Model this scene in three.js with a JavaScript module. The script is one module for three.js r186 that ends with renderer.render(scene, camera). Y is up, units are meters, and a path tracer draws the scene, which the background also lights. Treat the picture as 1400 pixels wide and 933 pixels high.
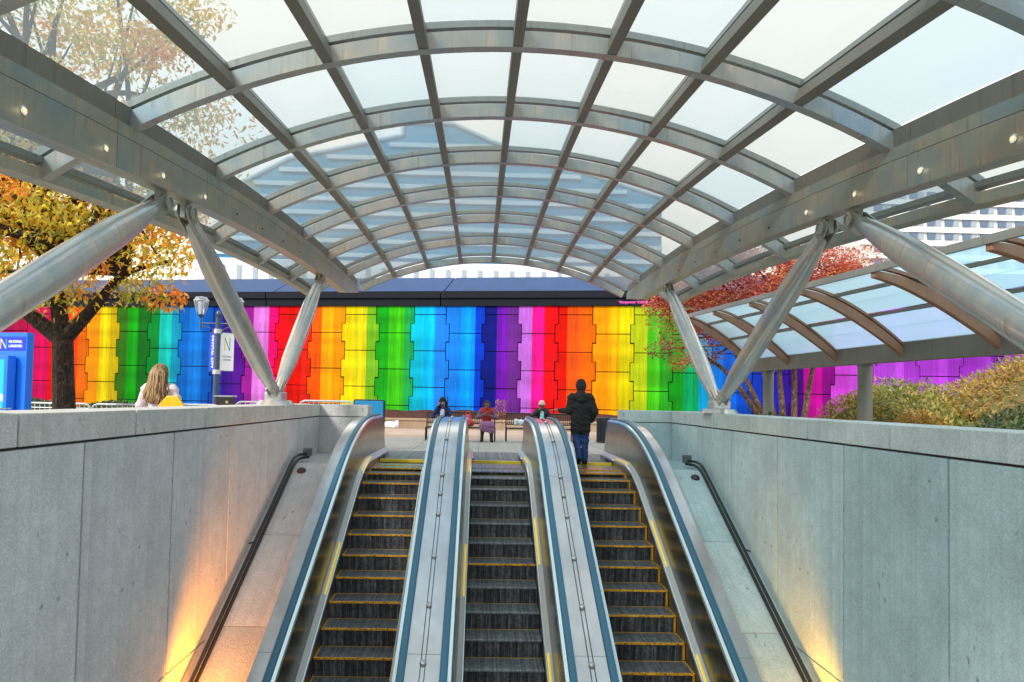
import * as THREE from 'three';
import { mergeGeometries, toCreasedNormals } from 'three/addons/utils/BufferGeometryUtils.js';
import { RoundedBoxGeometry } from 'three/addons/geometries/RoundedBoxGeometry.js';
import { MarchingCubes } from 'three/addons/objects/MarchingCubes.js';

// ------------------------------------------------------------------ camera, sky, sun, exposure
const scene = new THREE.Scene();
const R = THREE.MathUtils.degToRad;
const FPX = 877.16, CX = 673.69, CY = 516.79, EYE = 1.35;      // lens of the photograph in its own pixels (1400 x 933)
const fullW = 2 * (1400 - CX), fullH = 2 * CY;
const camera = new THREE.PerspectiveCamera(2 * Math.atan(CY / FPX) * 180 / Math.PI, fullW / fullH, 0.1, 1500);
camera.rotation.order = 'YXZ';
camera.rotation.set(R(1.905), R(-1.126), R(1.145));
camera.position.set(0, EYE, 0);
camera.setViewOffset(fullW, fullH, fullW / 2 - CX, 0, 1400, 933);
scene.add(camera);

const renderer = new THREE.WebGLRenderer({ antialias: true });
renderer.setSize(1024, 682);
renderer.toneMapping = THREE.LinearToneMapping;
renderer.toneMappingExposure = 2.3;
renderer.shadowMap.enabled = true;

function mulberry(a) { return () => { a |= 0; a = a + 0x6D2B79F5 | 0; let t = Math.imul(a ^ a >>> 15, 1 | a); t = t + Math.imul(t ^ t >>> 7, 61 | t) ^ t; return ((t ^ t >>> 14) >>> 0) / 4294967296; }; }
// tileable value noise
function noiseTile(seed, cells) {
  const r = mulberry(seed), g = new Float32Array(cells * cells).map(() => r());
  return (u, v) => {
    let x = u * cells, y = v * cells; const i = Math.floor(x), j = Math.floor(y); x -= i; y -= j;
    x = x * x * (3 - 2 * x); y = y * y * (3 - 2 * y);
    const q = (a, b) => g[((b % cells + cells) % cells) * cells + ((a % cells + cells) % cells)];
    return (q(i, j) * (1 - x) + q(i + 1, j) * x) * (1 - y) + (q(i, j + 1) * (1 - x) + q(i + 1, j + 1) * x) * y;
  };
}
{ // overcast sky: bright cream cloud sheet with faint blue breaks
  const W = 512, H = 256, data = new Float32Array(W * H * 4), n1 = noiseTile(3, 8), n2 = noiseTile(5, 16), n3 = noiseTile(9, 40);
  for (let j = 0; j < H; j++) for (let i = 0; i < W; i++) {
    const u = i / W, v = j / H, el = (v - 0.5) * Math.PI, up = Math.max(0, Math.sin(el));
    const c = n1(u, v) * .5 + n2(u, v) * .3 + n3(u, v) * .2, blue = Math.max(0, Math.min(1, (c - .47) * 4));
    const L = 0.74 + 0.16 * up, k = (j * W + i) * 4;
    data[k] = L * (1.08 - .40 * blue); data[k + 1] = L * (1.02 - .15 * blue); data[k + 2] = L * (0.94 + .12 * blue); data[k + 3] = 1;
    if (el < -.02) { data[k] = .22; data[k + 1] = .21; data[k + 2] = .2; }
  }
  const t = new THREE.DataTexture(data, W, H, THREE.RGBAFormat, THREE.FloatType);
  t.mapping = THREE.EquirectangularReflectionMapping; t.magFilter = THREE.LinearFilter; t.minFilter = THREE.LinearFilter; t.wrapS = THREE.RepeatWrapping; t.needsUpdate = true;
  scene.background = t; scene.environment = t;
}
const sun = new THREE.DirectionalLight(new THREE.Color(1.0, 0.96, 0.90), 1.5);
sun.position.set(-24, 30, 14); sun.target.position.set(0, 0, -16);
sun.castShadow = true; sun.shadow.radius = 22; sun.shadow.mapSize.set(2048, 2048);
Object.assign(sun.shadow.camera, { left: -45, right: 45, top: 45, bottom: -45, near: 1, far: 140 });
scene.add(sun, sun.target);

// ------------------------------------------------------------------ helpers
const V = (x, y, d) => new THREE.Vector3(x, y, -d);            // world point: across, up, distance from the camera
const used = {};
function numbered(n) { const k = used[n] = (used[n] ?? -1) + 1; return k ? n + '_' + String(k).padStart(3, '0') : n; }
function tag(o, label, category, group, kind) { if (label) o.userData.label = label; if (category) o.userData.category = category; if (group) o.userData.group = group; if (kind) o.userData.kind = kind; return o; }
function thing(name, label, category, group) { const o = new THREE.Group(); o.name = numbered(name); scene.add(o); return tag(o, label, category, group); }
function struct(name, label) { const o = new THREE.Group(); o.name = numbered(name); scene.add(o); o.userData.kind = 'structure'; if (label) o.userData.label = label; return o; }
function part(parent, name, geo, mat) { const m = new THREE.Mesh(geo, mat); m.name = name; m.castShadow = m.receiveShadow = true; parent.add(m); return m; }
function box(w, h, d, x = 0, y = 0, z = 0, ry = 0, rx = 0, rz = 0) { const g = new THREE.BoxGeometry(w, h, d); if (rz) g.rotateZ(rz); if (rx) g.rotateX(rx); if (ry) g.rotateY(ry); g.translate(x, y, z); return g; }
function rbox(w, h, d, r, x = 0, y = 0, z = 0) { const g = new RoundedBoxGeometry(w, h, d, 2, r); g.translate(x, y, z); return g; }
// box from limits: x0..x1, y0..y1, distance d0..d1
function lim(x0, x1, y0, y1, d0, d1) { return box(x1 - x0, y1 - y0, d1 - d0, (x0 + x1) / 2, (y0 + y1) / 2, -(d0 + d1) / 2); }
function rlim(x0, x1, y0, y1, d0, d1, r) { return rbox(x1 - x0, y1 - y0, d1 - d0, r, (x0 + x1) / 2, (y0 + y1) / 2, -(d0 + d1) / 2); }
function cyl(r0, r1, a, b, n = 12) {                             // tapered bar from a to b
  const dir = b.clone().sub(a), L = dir.length(), g = new THREE.CylinderGeometry(r1, r0, L, n, 1);
  g.translate(0, L / 2, 0); g.applyQuaternion(new THREE.Quaternion().setFromUnitVectors(new THREE.Vector3(0, 1, 0), dir.normalize())); g.translate(a.x, a.y, a.z); return g;
}
function merge(list) { return mergeGeometries(list.map((g) => { const q = g.index ? g.toNonIndexed() : g; for (const k of Object.keys(q.attributes)) if (!['position', 'normal', 'uv', 'color'].includes(k)) q.deleteAttribute(k); return q; })); }
// texture coordinates in metres, taken from the axis each face looks along
function uvm(g, s = 1, ou = 0, ov = 0) {
  g = g.index ? g.toNonIndexed() : g; const p = g.attributes.position, uv = new Float32Array(p.count * 2), a = new THREE.Vector3(), b = new THREE.Vector3(), c = new THREE.Vector3();
  for (let i = 0; i < p.count; i += 3) {
    a.fromBufferAttribute(p, i); b.fromBufferAttribute(p, i + 1).sub(a); c.fromBufferAttribute(p, i + 2).sub(a); b.cross(c);
    const nx = Math.abs(b.x), ny = Math.abs(b.y), nz = Math.abs(b.z);
    for (let k = 0; k < 3; k++) {
      const x = p.getX(i + k), y = p.getY(i + k), z = p.getZ(i + k);
      const [u, v] = nx >= ny && nx >= nz ? [z, y] : ny >= nz ? [x, z] : [x, y];
      uv[(i + k) * 2] = u * s + ou; uv[(i + k) * 2 + 1] = v * s + ov;
    }
  }
  g.setAttribute('uv', new THREE.BufferAttribute(uv, 2)); return g;
}
function tex(N, fn, srgb = true) {                              // fn(u, v) -> [r, g, b] 0..1 (sRGB values when srgb)
  const d = new Uint8Array(N * N * 4);
  for (let j = 0; j < N; j++) for (let i = 0; i < N; i++) { const c = fn(i / N, j / N), k = (j * N + i) * 4; for (let q = 0; q < 3; q++) d[k + q] = Math.max(0, Math.min(255, (typeof c === 'number' ? c : c[q]) * 255)); d[k + 3] = 255; }
  const t = new THREE.DataTexture(d, N, N); t.wrapS = t.wrapT = THREE.RepeatWrapping; t.magFilter = THREE.LinearFilter; t.minFilter = THREE.LinearMipmapLinearFilter; t.generateMipmaps = true; if (srgb) t.colorSpace = THREE.SRGBColorSpace; t.needsUpdate = true; return t;
}
const std = (o) => new THREE.MeshStandardMaterial(o), phy = (o) => new THREE.MeshPhysicalMaterial(o);
const lin = (r, g, b) => new THREE.Color().setRGB(r, g, b);

// ------------------------------------------------------------------ textures and materials
const nA = noiseTile(11, 4), nB = noiseTile(12, 16), nC = noiseTile(13, 64), nD = noiseTile(14, 128), nE = noiseTile(15, 256);
const speck = tex(512, (u, v) => { const scuff = Math.max(0, nC(u, v * .35) * nB(v, u) - .66) * 1.6, k = .90 + .07 * (nA(u, v) - .5) + .07 * (nB(u, v) - .5) + .06 * (nD(u, v) - .5) + .13 * (nE(u, v) - .5) - scuff - .10 * Math.pow(nC(u, .63), 4) * (.4 + nB(u, v)); return [k, k * .995, k * .98]; });
const speckBump = tex(512, (u, v) => .5 + .3 * (nE(u, v) - .5) + .4 * (nD(u, v) - .5), false);
const stain = tex(512, (u, v) => { // galvanised / painted steel with dirt runs
  const run = Math.pow(nD(u, .37), 3), k = .86 + .10 * (nA(u, v) - .5) + .06 * (nB(u, v) - .5) + .03 * (nE(u, v) - .5) - .30 * run * Math.max(0, nB(u, v) - .25); return [k, k * .985, k * .95]; });
const zinc = tex(512, (u, v) => { const run = Math.pow(nD(u, .37), 3), k = .86 + .10 * (nB(u, v) - .5) + .04 * (nE(u, v) - .5) - .30 * run * Math.max(0, nB(u, v) - .25), w = Math.max(-1, Math.min(1, (nA(u, v) + .5 * nB(u, v) - .75) * 1.8)); return [k * (1 + .10 * w), k * (.985 - .015 * Math.abs(w)), k * (.97 - .08 * w)]; });
const runRough = tex(256, (u, v) => .5 + .25 * (nB(u, v) - .5) + .15 * (nD(u, v) - .5), false);
const granite = (c) => std({ color: c, map: speck, roughness: .9, bumpMap: speckBump, bumpScale: .004 });
const M = {
  graniteWarm: [lin(.69, .70, .73), lin(.63, .64, .665), lin(.735, .745, .775)].map(granite),
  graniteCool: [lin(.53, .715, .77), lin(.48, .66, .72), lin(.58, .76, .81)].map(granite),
  coping: [lin(.73, .72, .70), lin(.70, .69, .67)].map(granite),
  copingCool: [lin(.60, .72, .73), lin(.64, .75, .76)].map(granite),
  mortar: std({ color: lin(.07, .065, .06), roughness: 1 }),
  steel: std({ color: lin(.56, .60, .585), map: zinc, roughness: .36, metalness: .4 }),
  girder: std({ color: lin(.60, .63, .54), map: zinc, roughness: .42, metalness: .35 }),
  purlin: std({ color: lin(.34, .33, .29), map: stain, roughness: .55, metalness: .25 }),
  bar: std({ color: lin(.42, .46, .46), map: stain, roughness: .4, metalness: .4 }),
  strut: std({ color: lin(.76, .80, .77), map: zinc, roughness: .27, metalness: .5 }),
  dark: std({ color: lin(.03, .03, .032), roughness: .6 }),
  darkMetal: std({ color: lin(.035, .036, .04), roughness: .4, metalness: .5 }),
  glass: phy({ color: lin(.66, .82, .88), transmission: 1, thickness: 0, roughness: .62, ior: 1.45 }),
  lamp: std({ color: lin(.9, .8, .6), emissive: lin(1, .82, .5), emissiveIntensity: .22, roughness: .4 }),
  rust: std({ color: lin(.52, .25, .15), map: stain, roughness: .6 }),
  sideBeam: std({ color: lin(.30, .29, .25), map: stain, roughness: .6, metalness: .2 }),
};
const glassPane = M.glass;

// ------------------------------------------------------------------ ground
const PIT = { x0: -3.31, x1: 4.03, d1: 13.4, d0: -6 };
{
  const asphalt = std({ color: lin(.30, .29, .27), map: speck, roughness: .95 });
  const s = new THREE.Shape([new THREE.Vector2(-500, -300), new THREE.Vector2(500, -300), new THREE.Vector2(500, 700), new THREE.Vector2(-500, 700)]);
  s.holes.push(new THREE.Path([new THREE.Vector2(-3.6, -6), new THREE.Vector2(-3.6, 13.5), new THREE.Vector2(4.3, 13.5), new THREE.Vector2(4.3, -6)]));
  const g = new THREE.ShapeGeometry(s); g.rotateX(-Math.PI / 2);
  const o = part(scene, 'ground', uvm(g, .5), asphalt); o.userData.kind = 'structure'; o.userData.label = 'grey paved ground reaching to the horizon';
  const pl = struct('plaza', 'paved plaza of large concrete and tan slabs beyond the escalators');
  const tones = [lin(.42, .42, .39), lin(.46, .45, .42), lin(.39, .395, .37)].map((c) => std({ color: c, map: speck, roughness: .85, bumpMap: speckBump, bumpScale: .003 }));
  const tans = [lin(.47, .36, .29), lin(.50, .39, .31), lin(.45, .33, .26)].map((c) => std({ color: c, map: speck, roughness: .85, bumpMap: speckBump, bumpScale: .003 }));
  const r = mulberry(77);
  for (let i = -5; i < 8; i++) for (let j = 0; j < 8; j++) {
    const x = i * 1.7 + (j % 2) * 0, d = 15.6 + j * 1.5; if (j === 0 && (x > -2.4 && x + 1.7 < 3.2)) { /* behind the landing plates */ }
    const g2 = rlim(x + .006, x + 1.694, -.03, .012 + r() * .003, d + .006, d + 1.494, .004);
    part(pl, 'paving_slab', uvm(g2, .5, r(), r()), (j >= 4 ? tans : tones)[Math.floor(r() * 3)]);
  }
  // pit below the escalators
  const pit = struct('escalator_pit', 'concrete floor and far walls of the sunken escalator pit');
  const conc = std({ color: lin(.2, .19, .18), map: speck, roughness: .95 });
  part(pit, 'pit_floor', uvm(lim(-3.9, 4.6, -7.2, -7, -6.2, 13.9), .5), conc);
  part(pit, 'pit_back_wall', uvm(lim(-3.9, 4.6, -7, -.02, -6.3, -6.05), .5), conc);
  part(pit, 'pit_end_wall', uvm(lim(-3.3, 4.02, -7, -.35, 13.42, 13.8), .5), conc);
}

// ------------------------------------------------------------------ retaining walls with granite facing
function wall(name, label, face, outer, jointD0, mats, cops, copOff) {
  const o = thing(name, label, 'wall', 'granite walls of the escalator pit'), sgn = Math.sign(outer - face), r = mulberry(face > 0 ? 5 : 6);
  const xs = (a, b) => [Math.min(a, b), Math.max(a, b)];
  { const [a, b] = xs(face + sgn * .055, outer - sgn * .02); part(o, 'core', lim(a, b, -7, 1.1, -6, 13.4), M.mortar); }
  const P = 1.58, rows = [[-1.68, .924], [-4.3, -1.68], [-7, -4.3]];
  for (let k = -8; k < 8; k++) {
    let d0 = jointD0 + P * (k - 1), d1 = d0 + P; const dj = d0; d1 = Math.min(d1, 13.4); if (d1 < -6) continue; d0 = Math.max(d0, -6);
    if (d0 < 13.2) for (const [y0, y1] of rows) { const [a, b] = xs(face, face + sgn * .06); part(o, 'facing_panel', uvm(rlim(a, b, y0 + .010, y1 - .010, d0 + .013, d1 - .013, .003), .55, r(), r()), mats[Math.floor(r() * 3)]); }
    let e0 = dj + copOff, e1 = e0 + P; if (dj < -6) continue; e1 = Math.min(e1, 13.4); if (e0 > 13.3) continue;
    const [a, b] = xs(face - sgn * .004, outer); part(o, 'coping_stone', uvm(rlim(a, b, .936, 1.175 + r() * .003, e0 + .012, e1 - .012, .008), .55, r(), r()), cops[Math.floor(r() * 2)]);
  }
  return o;
}
const wallL = wall('retaining_wall', 'warm grey granite wall below the strut near the blonde woman', -3.31, -3.92, 5.477, M.graniteWarm, M.coping, -.79);
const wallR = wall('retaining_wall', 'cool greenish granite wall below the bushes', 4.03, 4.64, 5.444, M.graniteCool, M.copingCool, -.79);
function returnWall(x0, x1, mats, cops, label) {
  const o = thing('return_wall', label, 'wall', 'granite walls of the escalator pit');
  part(o, 'core', lim(x0 + .02, x1 - .02, .1, 1.14, 13.46, 13.85), M.mortar);
  part(o, 'facing_panel', uvm(rlim(x0, x1, -.3, .918, 13.42, 13.46, .003), .55, .3, .7), mats[0]);
  part(o, 'facing_panel', uvm(rlim(x0, x1, -.02, .918, 13.85, 13.89, .003), .55, .1, .2), mats[1]);
  part(o, 'coping_stone', uvm(rlim(x0, x1, .932, 1.17, 13.404, 13.9, .008), .55, .6, .1), cops[0]);
}
returnWall(-3.92, -2.32, M.graniteWarm, M.coping, 'short warm grey granite wall end beside the blue sign case');
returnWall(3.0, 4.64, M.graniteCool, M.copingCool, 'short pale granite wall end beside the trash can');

// ------------------------------------------------------------------ escalators
const T30 = Math.tan(R(30));
function filleted(Dx, Yf, rad) { // incline that ends in a level run through a fillet
  const t = rad * Math.tan(R(15)), ds = Dx - t * Math.cos(R(30)), de = Dx + t;
  return (D) => D <= ds ? Yf + (D - Dx) * T30 : D >= de ? Yf : Yf - rad + Math.sqrt(rad * rad - (de - D) * (de - D));
}
const noseY = filleted(11.845, 0, 2.7), deckY = filleted(11.92, .93, 6);
const DEND = 14.85;
function range(a, b, n) { return Array.from({ length: n + 1 }, (_, i) => a + (b - a) * i / n); }
// closed cross-section (list of [x(D), y(D)]) swept along distance D
function sweep(ds, prof, caps = true) {
  const n = prof.length, pos = [], idx = [];
  const P = (D, q) => { const f = prof[q]; return [typeof f[0] === 'function' ? f[0](D) : f[0], f[1](D), -D]; };
  for (let i = 0; i < ds.length - 1; i++) for (let q = 0; q < n; q++) {
    const a = P(ds[i], q), b = P(ds[i + 1], q), c = P(ds[i + 1], (q + 1) % n), e = P(ds[i], (q + 1) % n); pos.push(...a, ...b, ...c, ...a, ...c, ...e);
  }
  if (caps) for (const [D, flip] of [[ds[0], 0], [ds[ds.length - 1], 1]]) for (let q = 1; q < n - 1; q++) { const a = P(D, 0), b = P(D, q), c = P(D, q + 1); pos.push(...(flip ? [...a, ...b, ...c] : [...a, ...c, ...b])); }
  const g = new THREE.BufferGeometry(); g.setAttribute('position', new THREE.Float32BufferAttribute(pos, 3)); g.computeVertexNormals();
  return toCreasedNormals(g, .5);
}
// profile (x, n) swept along a path in the upright plane: pts [[D, Y]...]
function pathSweep(pts, prof, x0) {
  const pos = [], n = prof.length, fr = pts.map((p, i) => { const a = pts[Math.max(0, i - 1)], b = pts[Math.min(pts.length - 1, i + 1)]; const dx = b[0] - a[0], dy = b[1] - a[1], L = Math.hypot(dx, dy); return [p, [-dy / L, dx / L]]; });
  const Q = (i, q) => { const [p, m] = fr[i], [x, h] = prof[q]; return [x0 + x, p[1] + m[1] * h, -(p[0] + m[0] * h)]; };
  for (let i = 0; i < pts.length - 1; i++) for (let q = 0; q < n; q++) { const a = Q(i, q), b = Q(i + 1, q), c = Q(i + 1, (q + 1) % n), e = Q(i, (q + 1) % n); pos.push(...a, ...b, ...c, ...a, ...c, ...e); }
  for (const [i, f] of [[0, 0], [pts.length - 1, 1]]) for (let q = 1; q < n - 1; q++) { const a = Q(i, 0), b = Q(i, q), c = Q(i, q + 1); pos.push(...(f ? [...a, ...b, ...c] : [...a, ...c, ...b])); }
  const g = new THREE.BufferGeometry(); g.setAttribute('position', new THREE.Float32BufferAttribute(pos, 3)); g.computeVertexNormals(); return toCreasedNormals(g, .7);
}
const brush = tex(512, (u, v) => { const k = .80 + .22 * (nE(u, .31) - .5) + .12 * (nB(u, v) - .5); return [k, k, k]; });
const treadTex = tex(512, (u, v) => { const g = (u * 64) % 1 < .5 ? 1 : .55, k = (.35 + .65 * g) * (.86 + .3 * (nB(u, v) - .5) + .4 * (nC(u, .2) - .5)); return [k, k, k]; });
const riserTex = tex(512, (u, v) => { const g = (u * 64) % 1 < .5 ? 1 : .75, s = Math.pow(nC(u, .4), 1.5) * .9 + .4, k = g * s * (.85 + .4 * (nB(u, v) - .5)); return [k, k, k * 1.02]; });
const deckTex = tex(256, (u, v) => .92 + .06 * (nB(u, v) - .5) + .015 * (nD(u, v) - .5));
const worn = tex(256, (u, v) => { const k = nC(u, v) * .5 + nD(u, v) * .5 > .60 ? .45 : .95; return [k * (.9 + .2 * nD(v, u)), k * .95, k]; });
const ME = {
  panel: std({ color: lin(.60, .60, .54), map: brush, roughness: .25, metalness: 1 }),
  skirt: std({ color: lin(.40, .41, .42), map: brush, roughness: .3, metalness: .9 }),
  ledge: std({ color: lin(.46, .47, .47), roughness: .45, metalness: .3 }),
  trim: std({ color: lin(.75, .85, .86), roughness: .25, metalness: .8 }),
  deck: std({ color: lin(.70, .705, .71), map: deckTex, roughness: .2, metalness: .75 }),
  rail: std({ color: lin(.03, .125, .20), roughness: .42 }),
  tread: std({ color: lin(.42, .48, .51), map: treadTex, roughness: .34, metalness: .6 }),
  riser: std({ color: lin(.22, .23, .24), map: riserTex, roughness: .6, metalness: .3 }),
  yellow: std({ color: lin(.80, .43, .02), map: worn, roughness: .6 }),
  brass: std({ color: lin(.50, .34, .06), roughness: .5, metalness: .4 }),
  comb: std({ color: lin(.85, .62, .03), roughness: .5 }),
  plate: std({ color: lin(.22, .26, .29), map: treadTex, roughness: .6, metalness: .1 }),
  skirtLight: std({ color: lin(.8, .55, .05), emissive: lin(1, .66, .06), emissiveIntensity: .13, roughness: .4 }),
  knob: std({ color: lin(.45, .45, .46), roughness: .35, metalness: .7 }),
};
const HW = .515, HT = .675;                                     // half widths: step, top of the balustrade
const topEnd = (D) => D > DEND - .3 ? deckY(D) - (.3 - Math.sqrt(Math.max(0, .09 - (D - DEND + .3) ** 2))) * .9 : deckY(D);
function railPath() { const p = []; for (const D of range(5, DEND - .28, 70)) p.push([D, deckY(D) + .01]); for (let i = 1; i <= 14; i++) { const a = i / 14 * Math.PI * .93; p.push([DEND - .28 + Math.sin(a) * .28, .94 - .28 + Math.cos(a) * .28]); } return p; }
const RP = railPath(), ovalProf = (() => { const q = []; for (let i = 0; i < 16; i++) { const a = i / 16 * 2 * Math.PI, c = Math.cos(a), s = Math.sin(a); q.push([Math.sign(c) * Math.pow(Math.abs(c), .6) * .043, Math.sign(s) * Math.pow(Math.abs(s), .7) * .02 + .012]); } return q; })();
function escalator(cx, phase, label, tread, riserPick, edgePick, nose, railMats) {
  const o = thing('escalator', label, 'escalator', 'three parallel escalators');
  // steps
  for (let n = -4; ; n++) {
    const d = phase + .4 * n; if (d > 13.1) break;
    const y = noseY(d + .2 > 12.2 ? d : d), y1 = noseY(d + .4), depth = Math.min(.4, 13.52 - d);
    const st = part(o, 'step', uvm(rlim(cx - HW + .004, cx + HW - .004, y - .025, y, d, d + depth - .004, .004), 1.9, .13 * n, 0), tread);
    const yl = noseY(d - .4), h = y - yl;
    if (h > .02) { // riser, bowed as on real steps
      const ds = range(0, 1, 5), g = sweep([0, 1], [[0, () => 0], [1, () => 0], [1, () => 1]], false); g.dispose();
      const pos = []; for (let i = 0; i < 5; i++) { const f = (t) => [d + .012 + .03 * Math.sin(t * Math.PI * .5), y - .02 - h * 1.02 * t]; const a = f(ds[i]), b = f(ds[i + 1]); const x0 = cx - HW + .006, x1 = cx + HW - .006; pos.push(x0, a[1], -a[0], x0, b[1], -b[0], x1, b[1], -b[0], x0, a[1], -a[0], x1, b[1], -b[0], x1, a[1], -a[0]); }
      const rg = new THREE.BufferGeometry(); rg.setAttribute('position', new THREE.Float32BufferAttribute(pos, 3)); rg.computeVertexNormals();
      part(st, 'riser', uvm(rg, 1.9, .21 * n, 0), riserPick(n));
    }
    const em = edgePick(n);
    if (em) {
      if (nose || em === ME.yellow) part(st, 'nosing_strip', uvm(rlim(cx - HW + .002, cx + HW - .002, y - .022, y + .004, d - .004, d + .026, .003), 1), em);
      part(st, 'back_strip', lim(cx - HW + .004, cx + HW - .004, y - .02, y + .003, d + depth - .018, d + depth - .006), em === ME.yellow ? ME.yellow : ME.brass);
      if (nose === 2 && h > .05) for (const s of [-1, 1]) part(st, 'riser_strip', lim(cx + s * (HW - .02) - .013, cx + s * (HW - .02) + .013, y - h + .01, y - .03, d + .004, d + .034), em);
      if (nose) for (const s of [-1, 1]) part(st, 'side_strip', lim(cx + s * (HW - .014) - .010, cx + s * (HW - .014) + .010, y - .02, y + .003, d + .03, d + depth - .02), em);
    }
  }
  part(o, 'comb_plate', lim(cx - HW, cx + HW, -.01, .05, 13.5, 13.6), ME.comb);
  part(o, 'landing_plate', uvm(lim(cx - .9, cx + .9, -.04, .016, 13.602, 16.2), 1), ME.plate);
  for (const s of [-1, 1]) {
    const ds = [...range(5, 10.3, 10), ...range(10.4, DEND, 44)], X = (v) => cx + s * v;
    part(o, 'skirt_panel', uvm(sweep(ds, [[X(HW + .003), (D) => noseY(D) - .25], [X(HW + .02), (D) => noseY(D) - .25], [X(HW + .02), (D) => noseY(D) + .13], [X(HW + .003), (D) => noseY(D) + .125]]), .7), ME.skirt);
    part(o, 'skirt_ledge', uvm(sweep(ds, [[X(HW + .004), (D) => noseY(D) + .127], [X(HW + .085), (D) => noseY(D) + .20], [X(HW + .085), (D) => noseY(D) + .12], [X(HW + .022), (D) => noseY(D) + .12]]), .7), ME.ledge);
    part(o, 'skirt_trim', sweep(ds, [[X(HW - .002), (D) => noseY(D) + .112], [X(HW + .006), (D) => noseY(D) + .140], [X(HW + .016), (D) => noseY(D) + .146], [X(HW + .012), (D) => noseY(D) + .118]]), ME.trim);
    for (const [a, b] of [[6.9, 7.75], [9.1, 10.0], [11.7, 12.7]].slice(s > 0 ? 0 : 0)) {
      const off = s > 0 ? .55 : 0; part(o, 'skirt_light', sweep(range(a + off, b + off, 10), [[X(HW + .028), (D) => noseY(D) + .146], [X(HW + .056), (D) => noseY(D) + .172], [X(HW + .052), (D) => noseY(D) + .182], [X(HW + .024), (D) => noseY(D) + .156]]), ME.skirtLight);
    }
    // balustrade panels, butted end to end
    const cuts = [5, 8.6, 11.3, DEND];
    for (let i = 0; i < 3; i++) {
      const e = range(cuts[i] + (i ? .004 : 0), cuts[i + 1] - .002, i === 2 ? 36 : 10);
      part(o, 'balustrade_panel', uvm(sweep(e, [[X(HW + .085), (D) => noseY(D) + .19], [X(HT - .03), (D) => topEnd(D) - .035], [X(HT), (D) => topEnd(D) - .035], [X(HW + .12), (D) => noseY(D) - .2]]), .5), ME.panel);
    }
    part(o, 'top_trim', sweep(ds, [[X(HT - .044), (D) => topEnd(D) - .04], [X(HT - .034), (D) => topEnd(D) - .004], [X(HT + .006), (D) => topEnd(D) + .004], [X(HT + .006), (D) => topEnd(D) - .035]]), ME.trim);
    part(o, 'handrail', pathSweep(RP, ovalProf, X(HT + .052)), railMats);
    part(o, 'floor_brush', lim(Math.min(X(HW - .01), X(HW + .02)), Math.max(X(HW - .01), X(HW + .02)), .02, .09, 13.45, 14.2), M.dark);
    const ns = part(o, 'newel_sensor', new THREE.SphereGeometry(.022, 10, 8).translate(X(HW - .012), .12, -13.42), ME.trim); ns.name = 'guide_tip';
  }
  return o;
}
const ESC = [-1.55, .385, 2.30];
escalator(ESC[0], 8.37, 'escalator on the side of the warm grey wall, with worn yellow step noses', ME.tread, () => ME.riser, () => ME.yellow, true, ME.rail);
escalator(ESC[1], 8.24, 'middle escalator with black risers and one yellow step', ME.tread, () => ME.riser, (n) => n === 4 ? ME.yellow : ME.brass, false, ME.rail);
escalator(ESC[2], 8.22, 'escalator with yellow framed steps that the person in jeans is leaving', ME.tread, () => ME.riser, () => ME.yellow, 2, ME.rail);

// covers between and beside the balustrades
function deck(x0, x1, label, knobs) {
  const o = thing('escalator_deck', label, 'escalator deck', 'metal covers between the escalators');
  const cuts = [5, 7.52, 10.5, 12.6, DEND - .06], yd = (dy) => (D) => topEnd(Math.min(D, DEND - .1)) + dy;
  for (let i = 0; i < 4; i++) part(o, 'cover_plate', uvm(sweep(range(cuts[i] + .003, cuts[i + 1] - .003, 22), [[x0, yd(-.035)], [x0, yd(0)], [x1, yd(0)], [x1, yd(-.035)]]), .6), ME.deck);
  part(o, 'side_casing', uvm(sweep(range(5, DEND - .1, 50), [[x0 + .02, yd(-1.1)], [x0 + .02, yd(-.04)], [x1 - .02, yd(-.04)], [x1 - .02, yd(-1.1)]]), .6), ME.deck);
  if (knobs) {
    const xc = (x0 + x1) / 2;
    for (const s of [-1, 1]) part(o, 'guard_rod', sweep(range(5.2, 14.2, 60), [[xc + s * .026 - .004, yd(.001)], [xc + s * .026 - .004, yd(.012)], [xc + s * .026 + .004, yd(.012)], [xc + s * .026 + .004, yd(.001)]]), M.darkMetal);
    for (const D of [6.7, 7.41, 8.14, 8.88, 9.64, 10.06, 10.48, 11.6, 12.9, 13.9]) {
      const sl = Math.atan((deckY(D + .02) - deckY(D - .02)) / .04), g = new THREE.LatheGeometry([[0, 0], [.036, 0], [.04, .012], [.03, .034], [.012, .042], [0, .042]].map((p) => new THREE.Vector2(...p)), 18);
      g.rotateX(sl); g.translate(xc, deckY(D), -D); part(o, 'knob', g, ME.knob);
    }
  }
}
deck(ESC[0] + HT + .098, ESC[1] - HT - .098, 'pale metal cover with knobs on the lamp post side of the middle escalator', true);
deck(ESC[1] + HT + .098, ESC[2] - HT - .098, 'pale metal cover with knobs on the trash can side of the middle escalator', true);
deck(ESC[0] - HT - .27, ESC[0] - HT - .098, 'narrow pale metal outer cover beside the warm grey wall ramp', false);
deck(ESC[2] + HT + .098, ESC[2] + HT + .27, 'narrow pale metal outer cover beside the cool granite ramp', false);

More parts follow.
